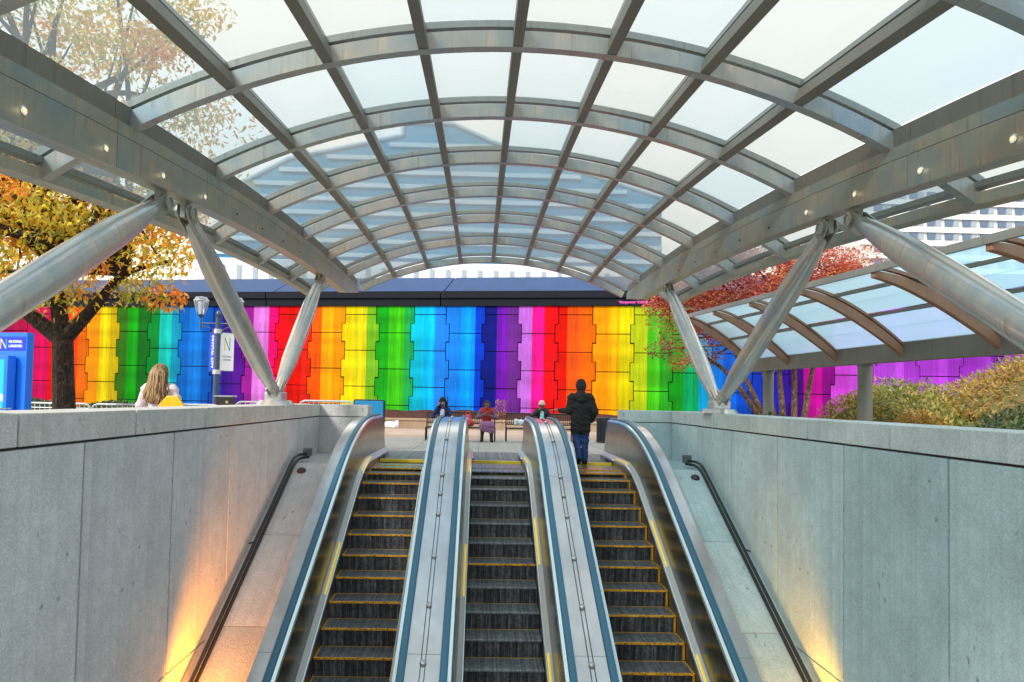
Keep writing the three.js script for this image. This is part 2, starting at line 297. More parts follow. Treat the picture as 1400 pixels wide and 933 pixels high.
// ------------------------------------------------------------------ sloped granite ramps beside the escalators
function ramp(x0, x1, mats, label, railX, sgn) {
  const o = thing('sloped_ramp', label, 'ramp', 'sloped granite aprons beside the escalators');
  const y = (D) => (D - 10.95) * T30, cuts = [4.8, 6.75, 8.23, 9.68, 11.25];
  for (let i = 0; i < 4; i++) part(o, 'slab', uvm(sweep([cuts[i] + .009, cuts[i + 1] - .009], [[x0, (D) => y(D) - .08], [x0, y], [x1, y], [x1, (D) => y(D) - .08]]), .55, .3 * i, .2), mats[i % 3]);
  part(o, 'ledge', uvm(lim(x0, x1, -.2, .165, 11.252, 13.4), .55), mats[1]);
  part(o, 'underside', sweep([4.8, 11.25], [[x0, (D) => y(D) - .6], [x0, (D) => y(D) - .09], [x1, (D) => y(D) - .09], [x1, (D) => y(D) - .6]]), M.mortar);
  const h = thing('pipe_rail', sgn < 0 ? 'black double pipe rail along the warm grey wall' : 'black double pipe rail along the cool granite wall', 'rail', 'pipe rails on the sloped ramps');
  const yr = (D) => y(D) + .12;
  for (const [dx, dy] of [[0, 0], [-sgn * .035, -.06]]) {
    const pts = [...range(4.9, 11.0, 4).map((D) => V(railX + dx, yr(D) + dy, D)), V(railX + dx, yr(11.2) + dy + .0, 11.25), V(railX + dx - sgn * .02, yr(11.25) + dy + .005, 11.45), V(railX + dx - sgn * .12, yr(11.25) + dy + .01, 11.62)];
    part(h, 'pipe', new THREE.TubeGeometry(new THREE.CatmullRomCurve3(pts, false, 'catmullrom', .1), 80, .024, 10), M.darkMetal);
  }
  for (const D of [6.2, 9.4]) part(h, 'bracket', cyl(.012, .012, V(railX, yr(D), D), V(railX + sgn * .09, yr(D) - .03, D), 8), M.darkMetal);
  part(h, 'junction_box', rlim(railX - sgn * .12 - .07, railX - sgn * .12 + .07, .26, .40, 11.6, 11.72, .01), std({ color: lin(.12, .14, .15), roughness: .5, metalness: .3 }));
  const k = thing('ramp_stud', sgn < 0 ? 'small black stud at the top of the warm grey ramp' : 'small black stud at the top of the cool ramp', 'stud', 'studs on the ramps');
  const g = new THREE.LatheGeometry([[0, 0], [.07, 0], [.065, .03], [.03, .055], [0, .06]].map((p) => new THREE.Vector2(...p)), 14); g.rotateX(R(30)); g.translate((x0 + x1) / 2 - sgn * .12 * -1, y(11.05), -11.05);
  part(k, 'dome', g, M.dark); part(k, 'base_ring', new THREE.TorusGeometry(.07, .008, 6, 18).rotateX(R(-60)).translate((x0 + x1) / 2 + sgn * .12, y(11.05) + .006, -11.05), M.darkMetal);
}
ramp(-3.308, ESC[0] - HT - .255, M.graniteWarm, 'sloped warm grey granite apron beside the yellow nosed escalator', -3.20, -1);
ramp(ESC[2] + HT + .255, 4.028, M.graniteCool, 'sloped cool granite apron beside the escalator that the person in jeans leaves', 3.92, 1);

// warm floodlights low on the ramps, just below the picture
for (const [x, sgn] of [[-2.98, -1], [3.68, 1]]) {
  const o = thing('ramp_floodlight', sgn < 0 ? 'warm floodlight low on the warm grey ramp' : 'warm floodlight low on the cool granite ramp', 'floodlight', 'floodlights on the ramps');
  const D = 6.6, y = (D - 10.95) * T30;
  part(o, 'housing', rbox(.22, .1, .12, .02, x, y + .09, -D), M.darkMetal);
  part(o, 'lens_light', rbox(.19, .08, .012, .004, x, y + .1, -D - .068), std({ color: lin(1, .7, .2), emissive: lin(1, .5, .08), emissiveIntensity: 1.5 }));
  part(o, 'foot', cyl(.03, .02, new THREE.Vector3(x, y - .02, -D), new THREE.Vector3(x, y + .05, -D), 8), M.darkMetal);
  const l = new THREE.SpotLight(new THREE.Color(1, sgn < 0 ? .31 : .40, .008), sgn < 0 ? 36 : 14, 0, R(38), 1, 2); l.position.set(x - sgn * .05, y + .16, -D - .1); l.target.position.set(sgn < 0 ? -3.31 : 4.03, -1.0, -8.7); l.shadow.radius = 4; l.castShadow = true; scene.add(l, l.target);
}

// ------------------------------------------------------------------ main glass canopy
const XC = .313, HALF = 3.813, RISE = .939, RAD = (HALF * HALF + RISE * RISE) / (2 * RISE), WING = 4.713;
const ribD = (k) => 6.427 + 2.06 * k - (k < 0 ? .17 : 0), gY = (D) => { const k = (D - 6.427) / 2.06; return 3.981 + .228 * k - .0256 * k * k; };
const archY = (x) => Math.sqrt(RAD * RAD - x * x) - Math.sqrt(RAD * RAD - HALF * HALF);
const KMIN = -3, KMAX = 6;
// point on the vault: x from the crown line, r metres out along the radius from the ribs' underside
function vault(x, D, r = 0) { const a = Math.asin(x / RAD); return new THREE.Vector3(XC + (RAD + r) * Math.sin(a), gY(D) + (RAD + r) * Math.cos(a) - Math.sqrt(RAD * RAD - HALF * HALF), -D); }
function hexa(c) { // box from 8 corners: 4 lower then 4 upper, in the same turn
  const pos = [], q = (a, b, cc, d) => { for (const i of [a, b, cc, a, cc, d]) pos.push(c[i].x, c[i].y, c[i].z); };
  q(0, 1, 2, 3); q(7, 6, 5, 4); for (let i = 0; i < 4; i++) { const j = (i + 1) % 4; q(i, i + 4, j + 4, j); }
  const g = new THREE.BufferGeometry(); g.setAttribute('position', new THREE.Float32BufferAttribute(pos, 3)); g.computeVertexNormals(); return g;
}
const XP = range(-HALF, HALF, 8);                               // purlin lines, girders at both ends
{
  const o = thing('glass_canopy', 'arched steel canopy with milky glass panes over the escalators', 'canopy');
  const r = mulberry(41);
  const paneMats = [[.69, .745, .765], [.665, .735, .77], [.71, .745, .75]].map((c) => phy({ color: lin(...c), transmission: 1, thickness: 0, roughness: .29, ior: 1.45 }));
  for (let k = KMIN; k <= KMAX; k++) {
    const D = ribD(k), w = .065;
    const xs = k === KMAX ? XP : [-WING, ...XP, WING];
    for (let i = 0; i < xs.length - 1; i++) {
      const gs = [], gb = []; const a = xs[i], b = xs[i + 1], m = Math.max(2, Math.round((b - a) / .24));
      for (let q = 0; q < m; q++) { // curved rib piece and the glazing bar above it
        const p = a + (b - a) * q / m, s = a + (b - a) * (q + 1) / m;
        const f = (r0, r1, ww) => hexa([vault(p, D - ww, r0), vault(s, D - ww, r0), vault(s, D + ww, r0), vault(p, D + ww, r0), vault(p, D - ww, r1), vault(s, D - ww, r1), vault(s, D + ww, r1), vault(p, D + ww, r1)]);
        gs.push(f(0, .17, w)); gb.push(f(.215, .285, .045));
      }
      part(o, 'arch_rib', uvm(toCreasedNormals(merge(gs), .4), .5, r(), r()), M.steel);
      part(o, 'glazing_bar', uvm(merge(gb), .5, r(), r()), M.bar);
    }
  }
  for (let k = KMIN; k < KMAX; k++) {
    const D0 = ribD(k), D1 = ribD(k + 1);
    for (let i = 1; i < 8; i++) { // purlins and the bars above them
      const x = XP[i], bar = (h0, h1, ww, e) => hexa([vault(x - ww, D0 + e, h0), vault(x + ww, D0 + e, h0), vault(x + ww, D1 - e, h0), vault(x - ww, D1 - e, h0), vault(x - ww, D0 + e, h1), vault(x + ww, D0 + e, h1), vault(x + ww, D1 - e, h1), vault(x - ww, D1 - e, h1)]);
      part(o, 'purlin', uvm(bar(.008, .155, .05, .066), .5, r(), r()), M.purlin);
      part(o, 'purlin_glazing_bar', uvm(bar(.213, .283, .035, .047), .5, r(), r()), M.bar);
    }
    const xs = k === KMAX - 1 ? XP : [-WING - .03, ...XP, WING + .03];
    for (let i = 0; i < xs.length - 1; i++) { // glass
      const a = xs[i] + .012, b = xs[i + 1] - .012, e = .012, h = .288;
      part(o, 'glass_pane', hexa([vault(a, D0 + e, h), vault(b, D0 + e, h), vault(b, D1 - e, h), vault(a, D1 - e, h), vault(a, D0 + e, h + .014), vault(b, D0 + e, h + .014), vault(b, D1 - e, h + .014), vault(a, D1 - e, h + .014)]), paneMats[Math.floor(r() * 3)]);
    }
  }
  // girders
  for (const s of [-1, 1]) {
    const xi = XC + s * HALF, X = (v) => xi + s * v, seg = range(ribD(KMIN), 18.15, 9), seg2 = range(ribD(KMIN), 17.0, 9);
    for (let q = 0; q < 9; q++) {
      const ds = range(seg[q] + .004, seg[q + 1] - .004, 5), de = range(seg2[q] + .004, seg2[q + 1] - .004, 5), dn = (D) => gY(D) - .46 + (D > 16.6 ? (D - 16.6) * .19 : 0);
      const gd = part(o, 'girder', uvm(sweep(ds, [[X(0), dn], [X(.2), dn], [X(.2), (D) => gY(D) - .135], [X(0), (D) => gY(D) - .135]]), .5, r(), r()), M.girder);
      part(o, 'girder_cladding', uvm(sweep(ds, [[X(.004), (D) => gY(D) - .127], [X(.19), (D) => gY(D) - .127], [X(.19), (D) => gY(D) + .0], [X(.004), (D) => gY(D) + .0]]), .5, r(), r()), M.girder);
      part(o, 'gutter', uvm(sweep(ds, [[X(.03), (D) => gY(D) + .003], [X(.16), (D) => gY(D) + .003], [X(.16), (D) => gY(D) + .20], [X(.03), (D) => gY(D) + .20]]), .5), M.purlin);
      part(o, 'edge_beam', uvm(sweep(de, [[X(WING - HALF - .02), (D) => gY(D) + archY(WING) + .0], [X(WING - HALF + .10), (D) => gY(D) + archY(WING) - .03], [X(WING - HALF + .10), (D) => gY(D) + archY(WING) + .12], [X(WING - HALF - .02), (D) => gY(D) + archY(WING) + .12]]), .5, r(), r()), M.girder);
      part(o, 'edge_bar', uvm(sweep(de, [[X(WING - HALF - .03), (D) => gY(D) + archY(WING) + .17], [X(WING - HALF + .05), (D) => gY(D) + archY(WING) + .15], [X(WING - HALF + .05), (D) => gY(D) + archY(WING) + .21], [X(WING - HALF - .03), (D) => gY(D) + archY(WING) + .235]]), .5), M.bar);
    }
    for (const D of [4.86, 5.92, 6.98, 8.04]) { // pin lights on the inner face
      const y = gY(D) - .33, lg = new THREE.LatheGeometry([[0, .018], [.018, .014], [.026, .004], [.03, 0]].map((p) => new THREE.Vector2(...p)), 14); lg.rotateZ(s * Math.PI / 2); lg.translate(X(-.001), y, -D);
      part(o, 'pin_light', lg, M.lamp); part(o, 'light_ring', new THREE.TorusGeometry(.033, .007, 8, 18).rotateY(Math.PI / 2).translate(X(-.002), y, -D), ME.trim);
      const l = new THREE.PointLight(new THREE.Color(1, .8, .5), .0015, 0, 2); l.position.set(X(-.05), y, -D); l.castShadow = true; scene.add(l);
    }
    for (const D of [9.1, 10.16, 11.22, 12.28, 13.3]) part(o, 'socket', new THREE.CylinderGeometry(.016, .016, .012, 10).rotateZ(Math.PI / 2).translate(X(-.002), gY(D) - .33, -D), M.dark);
  }
}
// struts that carry the canopy
function strut(x, foot, nodes, label) {
  const o = thing('canopy_strut', label, 'strut', 'tubular struts under the canopy');
  const base = V(x, 1.178, foot);
  const pl = new THREE.CylinderGeometry(.27, .33, .075, 8).rotateY(R(22.5)).translate(x, 1.216, -foot); part(o, 'base_plinth', pl, M.strut);
  part(o, 'base_block', rbox(.3, .16, .34, .03, x, 1.32, -foot), M.strut);
  for (const [d, y] of nodes) {
    const s = Math.sign(d - foot), a = new THREE.Vector3(x, 1.36, -foot - s * .06), b = new THREE.Vector3(x, y, -d), dir = b.clone().sub(a), L = dir.length(); dir.normalize();
    const lg = new THREE.LatheGeometry([[0, .12], [.075, .13], [.105, .45], [.145, .95], [.155, L * .5], [.148, L - 1.0], [.115, L - .5], [.085, L - .14], [0, L - .13]].map((p) => new THREE.Vector2(...p)), 28);
    lg.applyQuaternion(new THREE.Quaternion().setFromUnitVectors(new THREE.Vector3(0, 1, 0), dir)); lg.translate(a.x, a.y, a.z); part(o, 'tube', uvm(lg, .5), M.strut);
    const ang = Math.atan2(dir.y, -dir.z);
    for (const e of [-1, 1]) { // fork plates at both ends
      const top = new THREE.Shape([[-.3, -.085], [-.02, -.1], [.1, -.06], [.12, 0], [.1, .06], [-.02, .1], [-.3, .085]].map((p) => new THREE.Vector2(...p)));
      const pg = new THREE.ExtrudeGeometry(top, { depth: .022, bevelEnabled: false }); pg.translate(0, 0, -.011); pg.rotateY(Math.PI / 2); pg.rotateX(ang); pg.translate(b.x + e * .06, b.y, b.z); part(o, 'fork_plate', pg, M.girder);
      const pg2 = new THREE.ExtrudeGeometry(top, { depth: .022, bevelEnabled: false }); pg2.translate(0, 0, -.011); pg2.rotateY(Math.PI / 2); pg2.rotateX(ang + Math.PI); pg2.translate(a.x + e * .06, a.y + dir.y * .0, a.z); part(o, 'foot_plate', pg2, M.girder);
    }
    const pin = part(o, 'pin', new THREE.CylinderGeometry(.055, .055, .2, 16).rotateZ(Math.PI / 2).translate(b.x, b.y, b.z), M.strut);
    part(pin, 'pin_ring', new THREE.TorusGeometry(.07, .012, 8, 20).rotateY(Math.PI / 2).translate(b.x - Math.sign(x) * .105, b.y, b.z), M.girder);
    part(o, 'lug', lim(x - .03, x + .03, y - .07, gY(d) - .46, d - .08, d + .08), M.girder);
  }
}
strut(-3.6, 11.4, [[7.75, 3.52], [14.2, 3.92]], 'steel tube struts in a V on the warm grey wall, before the red mural stripes');
strut(4.226, 11.25, [[7.72, 3.52], [14.35, 3.92]], 'steel tube struts in a V on the cool granite wall, before the green mural stripes');
strut(-3.6, 3.85, [[7.15, 3.46], [.6, 2.6]], 'thick near steel strut crossing the orange tree');
strut(4.226, 3.85, [[7.12, 3.46], [.6, 2.6]], 'thick near steel strut crossing the small side canopy');

// ------------------------------------------------------------------ small side canopy with posts
{
  const o = thing('side_canopy', 'low curved side canopy with reddish ribs above the bush', 'canopy');
  const XS = 7.8, yb = (D) => 2.16 + (D - 9) * .013, D0 = 5.0, D1 = 18.3, yt = (D) => yb(D) + .36;
  const prof = (t) => { const a = t * 1.0; return [XS - .05 - 1.95 * a, .12 + .93 * (1 - Math.pow(1 - a, 1.75)) ]; }, lift = (t, D) => yb(D) + .034 * (D - 7) * t; // from the beam up to the free tip
  part(o, 'front_beam', uvm(sweep(range(D0, D1, 12), [[XS - .12, yb], [XS + .1, yb], [XS + .1, yt], [XS - .12, yt]]), .5), M.sideBeam);
  for (const D of [12.84, 17.2]) { part(o, 'post', cyl(.135, .135, V(XS, 0, D), V(XS, yb(D), D), 20), M.sideBeam); part(o, 'post_cap', new THREE.CylinderGeometry(.16, .16, .03, 20).translate(XS, yb(D) - .018, -D), M.sideBeam); }
  const ribs = []; for (let D = 5.0; D < 18.2; D += 2.17) ribs.push(D);
  for (const D of ribs) {
    const sh = new THREE.Shape(), N = 18, top = [], bot = [];
    for (let i = 0; i <= N; i++) { const t = i / N, [x, y] = prof(t); const lf = lift(t, D) - yb(D); top.push([x, y + lf + .06]); bot.push([x, y + lf - .02 - .105 * Math.sin(Math.PI * Math.min(1, .18 + t * .8)) * (t > .93 ? Math.sqrt(Math.max(0, 1 - ((t - .93) / .07) ** 2)) : 1)]); }
    const pts = [...top, ...bot.reverse()]; sh.setFromPoints(pts.map((p) => new THREE.Vector2(...p)));
    const g = new THREE.ExtrudeGeometry(sh, { depth: .08, bevelEnabled: true, bevelSize: .008, bevelThickness: .008, bevelSegments: 1 }); g.translate(0, yb(D), -D - .05); part(o, 'rib', uvm(g, .5, D, 0), M.rust);
    const gb = []; for (let i = 0; i < N; i++) { const [x0, y00] = prof(i / N), [x1, y11] = prof((i + 1) / N), y0 = y00 + lift(i / N, D) - yb(D), y1 = y11 + lift((i + 1) / N, D) - yb(D); gb.push(hexa([[x0, y0 + .10], [x1, y1 + .10], [x1, y1 + .10], [x0, y0 + .10], [x0, y0 + .15], [x1, y1 + .15], [x1, y1 + .15], [x0, y0 + .15]].map(([x, y], q) => V(x, yb(D) + y, D + ([0, 1, 4, 5].includes(q) ? -.04 : .04))))); }
    part(o, 'rib_glazing_bar', merge(gb), M.rust);
  }
  const ts = [0.02, .36, .68, 1.0];
  for (let i = 0; i < ribs.length - 1; i++) for (let q = 0; q < 3; q++) {
    const c = (t, D, h) => { const [x, y] = prof(t); return V(x, lift(t, D) + y + h, D); }, a = ts[q] + .01, b = ts[q + 1] - .01, e = ribs[i] + .012, f = ribs[i + 1] - .012;
    const sub = [a, (a + b) / 2, b];
    const gs = [0, 1].map((w) => hexa([c(sub[w], e, .155), c(sub[w + 1], e, .155), c(sub[w + 1], f, .155), c(sub[w], f, .155), c(sub[w], e, .167), c(sub[w + 1], e, .167), c(sub[w + 1], f, .167), c(sub[w], f, .167)]));
    part(o, 'glass_pane', merge(gs), glassPane);
  }
  for (const t of ts.slice(1)) { const [x, y] = prof(t); const h = t === 1 ? .1 : .05; part(o, 'mullion', uvm(sweep(range(D0, D1, 8), [[x - .03, (D) => lift(t, D) + y + .15 - h], [x + .03, (D) => lift(t, D) + y + .15 - h], [x + .03, (D) => lift(t, D) + y + .152], [x - .03, (D) => lift(t, D) + y + .152]]), .5), t === 1 ? M.bar : M.sideBeam); }
}

// ------------------------------------------------------------------ mural building
{
  const o = thing('mural_building', 'long low building with a rainbow striped panel wall and dark roof', 'building');
  const t = .16, ang = Math.atan(t); o.position.set(0, 0, -31.5); o.rotation.y = -ang;
  const W = 1.797, S0 = -21.45, N0 = -5, N1 = 26, NC = N1 - N0;
  const C = {
    [-5]: ['#7a0050', '#8c0060', '#960050'], [-4]: ['#8f0058', '#a00050', '#a50046'], [-3]: ['#9b0048', '#a80042', '#b4003c'], [-2]: ['#b8004e', '#c80050', '#e00008'], [-1]: ['#dd1400', '#ff3c00', '#ee6800'],
    0: ['#f09000', '#dfc400', '#c8a800'], 1: ['#2f6e0c', '#0c9a08', '#0a6c14'], 2: ['#00842c', '#08bcae', '#0896be'], 3: ['#0062c4', '#0a78dc', '#0058c0'], 4: ['#0436a8', '#34087c', '#520a90'],
    5: ['#9a1494', '#dc78dc', '#ff0078'], 6: ['#fa0010', '#dc0a00', '#f01e0a'], 7: ['#ff5a00', '#ffa800', '#ff9c00'], 8: ['#ffe000', '#e6d810', '#78c01c'], 9: ['#12aa14', '#3cc410', '#1cb450'],
    10: ['#00c6e6', '#00beff', '#1e8cff'], 11: ['#1482f2', '#0098ff', '#003cdc'], 12: ['#06147e', '#6e12b0', '#702896'], 13: ['#c86ee6', '#ff1496', '#ff0a14'], 14: ['#f00f00', '#ff5a10', '#ff6e00'],
    15: ['#ff9c00', '#ffb000', '#e6d800'], 16: ['#bed20f', '#46c414', '#28a81e'], 17: ['#0f9814', '#00a05a', '#009ed2'], 18: ['#0072e0', '#0058d2', '#0044c4'], 19: ['#0030b4', '#1414a0', '#28068c'],
    20: ['#3c0078', '#b4008c', '#82007e'], 21: ['#c83cd2', '#c646d8', '#be3cd2'], 22: ['#b43cdc', '#be46e6', '#aa32d2'], 23: ['#aa32d2', '#b43cdc', '#a02cc8'], 24: ['#9628be', '#a032c8', '#8c1eb4'], 25: ['#8214aa', '#8c1eb4', '#780aa0'],
  };
  const PX = 64, HT_ = 256, data = new Uint8Array(NC * PX * HT_ * 4), col = new THREE.Color(), rr = mulberry(8);
  for (let n = 0; n < NC; n++) {
    const cs = C[n + N0].map((h) => { const v = parseInt(h.slice(1), 16); return [v >> 16, v >> 8 & 255, v & 255]; }), c1 = .30 + .1 * rr(), c2 = .62 + .1 * rr(), hl = c1 + (c2 - c1) * (.3 + .4 * rr());
    for (let i = 0; i < PX; i++) for (let j = 0; j < HT_; j++) {
      const f = i / PX; let c = f < c1 ? cs[0] : f < c2 ? cs[1] : cs[2];
      const grime = .86 + .20 * nB((n * .37 + f * .06) % 1, j / HT_) + .06 * (nD(f, j / HT_) - .5), fade = Math.max(0, nA((n * .21) % 1, j / HT_) - .45) * 2 * nC(f, .5), streak = .90 + .16 * nD((n * 7.3 + f * .6) % 1, j / HT_ * .05) + .05 * (nB(f, j / HT_) - .5), band = f > hl && f < hl + .1 ? 1.10 : (f > .86 ? .95 : 1);
      for (let q = 0; q < 3; q++) data[((j * NC + n) * PX + i) * 4 + q] = Math.max(0, Math.min(255, c[q] * .88 * streak * band * grime + 14 * fade)); data[((j * NC + n) * PX + i) * 4 + 3] = 255;
    }
  }
  const mt = new THREE.DataTexture(data, NC * PX, HT_); mt.colorSpace = THREE.SRGBColorSpace; mt.magFilter = THREE.LinearFilter; mt.wrapT = THREE.RepeatWrapping; mt.needsUpdate = true;
  const rib = tex(128, (u, v) => .5 + .5 * (Math.abs(((u * 16) % 1) - .5) * 2 > .35 ? .6 : -.6) * .8 + .15 * (nD(u, v) - .5), false); rib.channel = 1;
  const paint = phy({ map: mt, roughness: .85, specularIntensity: .25, bumpMap: rib, bumpScale: .012 });
  const H = 1.815, yTop = 5.915, yBot = .25, tab = .085, gap = .021;
  for (let n = 0; n < NC; n++) {
    const N = n + N0, cx = S0 + W * (N + .5), even = ((N % 2) + 2) % 2 === 0, j0 = even ? 5.50 : 4.575;
    for (let k = -2; k < 4; k++) {
      const a = j0 - H * k, b = a + H, ya = Math.max(a, yBot) + (a > yBot ? gap : 0), ybb = Math.min(b, yTop) - (b < yTop ? gap : 0); if (ybb - ya < .05) continue;
      const half = (y) => W / 2 + ((y > a + H * .25 && y < a + H * .75) ? tab : -tab) - gap, ys = [ya, a + H * .25 , a + H * .75, ybb].filter((y) => y >= ya && y <= ybb), rt = [], lf = [];
      for (let i = 0; i < ys.length - 1; i++) { const h = half((ys[i] + ys[i + 1]) / 2), up = (y) => (y === a + H * .25 ? y + (h > W / 2 ? gap : -gap) : y === a + H * .75 ? y + (h > W / 2 ? -gap : gap) : y); let y0 = ys[i], y1 = ys[i + 1]; const wide = h > W / 2; if (y0 === a + H * .25 || y0 === a + H * .75) y0 += wide ? gap : -gap; if (y1 === a + H * .25 || y1 === a + H * .75) y1 += wide ? -gap : gap; rt.push([h, y0], [h, y1]); lf.push([-h, y0], [-h, y1]); }
      const sh = new THREE.Shape([...rt, ...lf.reverse()].map((p) => new THREE.Vector2(...p)));
      const g = new THREE.ExtrudeGeometry(sh, { depth: .09, bevelEnabled: false }), p = g.attributes.position, uv = new Float32Array(p.count * 2), uv1 = new Float32Array(p.count * 2);
      for (let i = 0; i < p.count; i++) { const f = (p.getX(i) / (W + 2 * tab) + .5); uv[i * 2] = (n + .03 + .94 * f) / NC; uv[i * 2 + 1] = p.getY(i) / 6; uv1[i * 2] = p.getX(i) * 1.0; uv1[i * 2 + 1] = p.getY(i); }
      g.setAttribute('uv', new THREE.BufferAttribute(uv, 2)); g.setAttribute('uv1', new THREE.BufferAttribute(uv1, 2)); g.translate(cx, 0, -.09);
      part(o, 'wall_panel', g, paint);
    }
  }
  const x0 = S0 + W * N0 - .2, x1 = S0 + W * N1 + .2;
  part(o, 'wall_core', box(x1 - x0, 5.7, .6, (x0 + x1) / 2, 3.05, -.43), std({ color: lin(.03, .03, .04), roughness: .9 }));
  const cor = phy({ color: lin(.011, .013, .022), map: speck, roughness: .8, specularIntensity: .4 }), roofM = phy({ color: lin(.015, .055, .17), map: speck, roughness: .6, specularIntensity: .4 });
  const cuts = []; for (let x = x0; x < x1 + 9; x += 9.2) cuts.push(x); { const sh = -2.05 - cuts.reduce((b, c) => Math.abs(c + 2.05) < Math.abs(b + 2.05) ? c : b, 1e9); for (let i = 0; i < cuts.length; i++) cuts[i] += sh; }
  for (let i = 0; i < cuts.length - 1; i++) {
    const a = cuts[i] + .03, b = cuts[i + 1] - .03, m = (a + b) / 2, w = b - a;
    part(o, 'cornice_lower', uvm(box(w, .36, .8, m, 6.105, -.30), .3), cor); part(o, 'cornice_upper', uvm(box(w, .34, .95, m, 6.475, -.28), .3), cor);
    part(o, 'roof_panel', uvm(box(w, .12, 3.2, m, 7.28, -1.9, 0, R(24)), .3), roofM);
  }
  part(o, 'roof_core', box(x1 - x0 + 4, .7, 6, (x0 + x1) / 2, 6.3, -4.2), cor);
  part(o, 'back_wall', box(x1 - x0 + 4, 7.6, 3, (x0 + x1) / 2, 3.8, -5.4), cor);
  // painted signature on the lower cornice
  const cv = document.createElement('canvas'); cv.width = 512; cv.height = 64; const cx = cv.getContext('2d'); cx.clearRect(0, 0, 512, 64); cx.fillStyle = '#ff5cc8'; cx.font = 'italic bold 42px sans-serif'; cx.textBaseline = 'middle'; cx.fillText('"Hueyness"\u00a92016', 6, 33);
  const ct = new THREE.CanvasTexture(cv); ct.colorSpace = THREE.SRGBColorSpace;
  part(o, 'painted_signature', new THREE.PlaneGeometry(1.95, .25).translate(7.55, 6.1, .106), std({ map: ct, transparent: true, roughness: .6 }));
}

// ------------------------------------------------------------------ far buildings
{
  const white = std({ color: lin(.44, .56, .64), roughness: .8 }), blue = std({ color: lin(.05, .26, .42), roughness: .3, metalness: .2 }), conc = std({ color: lin(.62, .60, .57), roughness: .85 });
  const o = thing('tower_block', 'wide pale tower with blue window bands seen through the canopy glass', 'building');
  const D = 150, prof = [[-62, 48], [-46, 57], [-19.5, 63.2], [-19.4, 66.3], [-7.5, 66.3], [1.5, 62.4], [25.6, 55], [42.3, 50]];
  const topAt = (x) => { for (let i = 0; i < prof.length - 1; i++) if (x >= prof[i][0] && x <= prof[i + 1][0]) { const f = (x - prof[i][0]) / (prof[i + 1][0] - prof[i][0]); return prof[i][1] + f * (prof[i + 1][1] - prof[i][1]); } return 0; };
  const sh = new THREE.Shape([[-62, 0], ...prof, [42.3, 0]].map((p) => new THREE.Vector2(...p)));
  part(o, 'body', new THREE.ExtrudeGeometry(sh, { depth: 22, bevelEnabled: false }).translate(0, 0, -D - 22), blue);
  for (let y = 8; y < 64; y += 3.3) { let a = -62, b = 42.3; while (a < b && topAt(a) < y + 1.6) a += .5; while (b > a && topAt(b) < y + 1.6) b -= .5; if (b - a > 4) { part(o, 'spandrel', box(b - a, 1.0, .8, (a + b) / 2, y, -D + .3), white); } }
  const pts = prof.map((p) => new THREE.Vector3(p[0], p[1], -D + .2)); for (let i = 0; i < pts.length - 1; i++) part(o, 'parapet', cyl(.5, .5, pts[i], pts[i + 1], 6), white);
  const ob = thing('office_block', 'low white office block showing just above the mural roof', 'building');
  part(ob, 'wall', box(92, 31, 12, -16, 15.5, -146), std({ color: lin(.74, .75, .76), roughness: .8 }));
  { const strip = std({ color: lin(.30, .36, .42), roughness: .4 }); for (let i = 0; i < 26; i++) part(ob, 'window_strip', box(.9, 9, .3, -60 + i * 3.5, 25.0, -139.9), strip); }
  const h = thing('hotel_block', 'white hotel with rows of square windows beyond the red tree', 'building');
  const bandM = std({ color: lin(.74, .74, .73), roughness: .8 }), winM = std({ color: lin(.10, .15, .22), roughness: .25 }), paneM = std({ color: lin(.32, .36, .40), roughness: .3 });
  const HD = 140, hx0 = 84.5, hx1 = 150, hy = 52;
  part(h, 'wall', box(hx1 - hx0, hy, 16, (hx0 + hx1) / 2, hy / 2, -HD - 8), conc);
  for (let f = 0; f < 14; f++) {
    const y = hy - 3.2 - f * 3.05; if (y < 16) break;
    part(h, 'floor_band', box(hx1 - hx0 + .6, 1.1, .5, (hx0 + hx1) / 2, y - 1.75, -HD + .2), bandM);
    for (let c = 0; c < 15; c++) {
      const x = hx0 + (c < 2 && 0 ? 0 : 3.4) + c * 4.0; if (x > hx1 - 2) break;
      const w = part(h, 'window', box(1.7, 1.55, .3, x, y, -HD + .1), winM);
      part(w, 'pane', box(1.2, 1.5, .2, x + 1.7, y, -HD + .06), paneM);
    }
  }
}

// ------------------------------------------------------------------ planting
function leafBatch(list, long, wide, r, cols, droop) { // folded leaf blades: list of [x, y, z, size]
  const n = list.length, pos = new Float32Array(n * 12 * 3), colr = new Float32Array(n * 12 * 3), q = new THREE.Quaternion(), e = new THREE.Euler(), v = new THREE.Vector3(), c = new THREE.Color();
  const base = [[0, 0, 0], [wide, .35 * long, .18 * wide], [0, long, 0], [0, .4 * long, -.25 * wide], [-wide, .35 * long, .18 * wide]];
  const tri = [0, 1, 3, 1, 2, 3, 3, 2, 4, 0, 3, 4];
  list.forEach(([x, y, z, s, shade], i) => {
    e.set(droop + (r() - .5) * 1.5, r() * 6.283, (r() - .5) * 1.5, 'YXZ'); q.setFromEuler(e);
    const p = base.map((b) => v.set(b[0], b[1], b[2]).multiplyScalar(s).applyQuaternion(q).toArray()), k = cols[Math.min(cols.length - 1, Math.floor(shade * cols.length))], f = .75 + .5 * r();
    tri.forEach((t, j) => { const o = (i * 12 + j) * 3; pos[o] = p[t][0] + x; pos[o + 1] = p[t][1] + y; pos[o + 2] = p[t][2] + z; colr[o] = k[0] * f; colr[o + 1] = k[1] * f; colr[o + 2] = k[2] * f; });
  });
  const g = new THREE.BufferGeometry(); g.setAttribute('position', new THREE.BufferAttribute(pos, 3)); g.setAttribute('color', new THREE.BufferAttribute(colr, 3)); g.computeVertexNormals(); return g;
}
const leafMat = phy({ vertexColors: true, roughness: .9, transmission: .45, thickness: 0, side: THREE.DoubleSide });
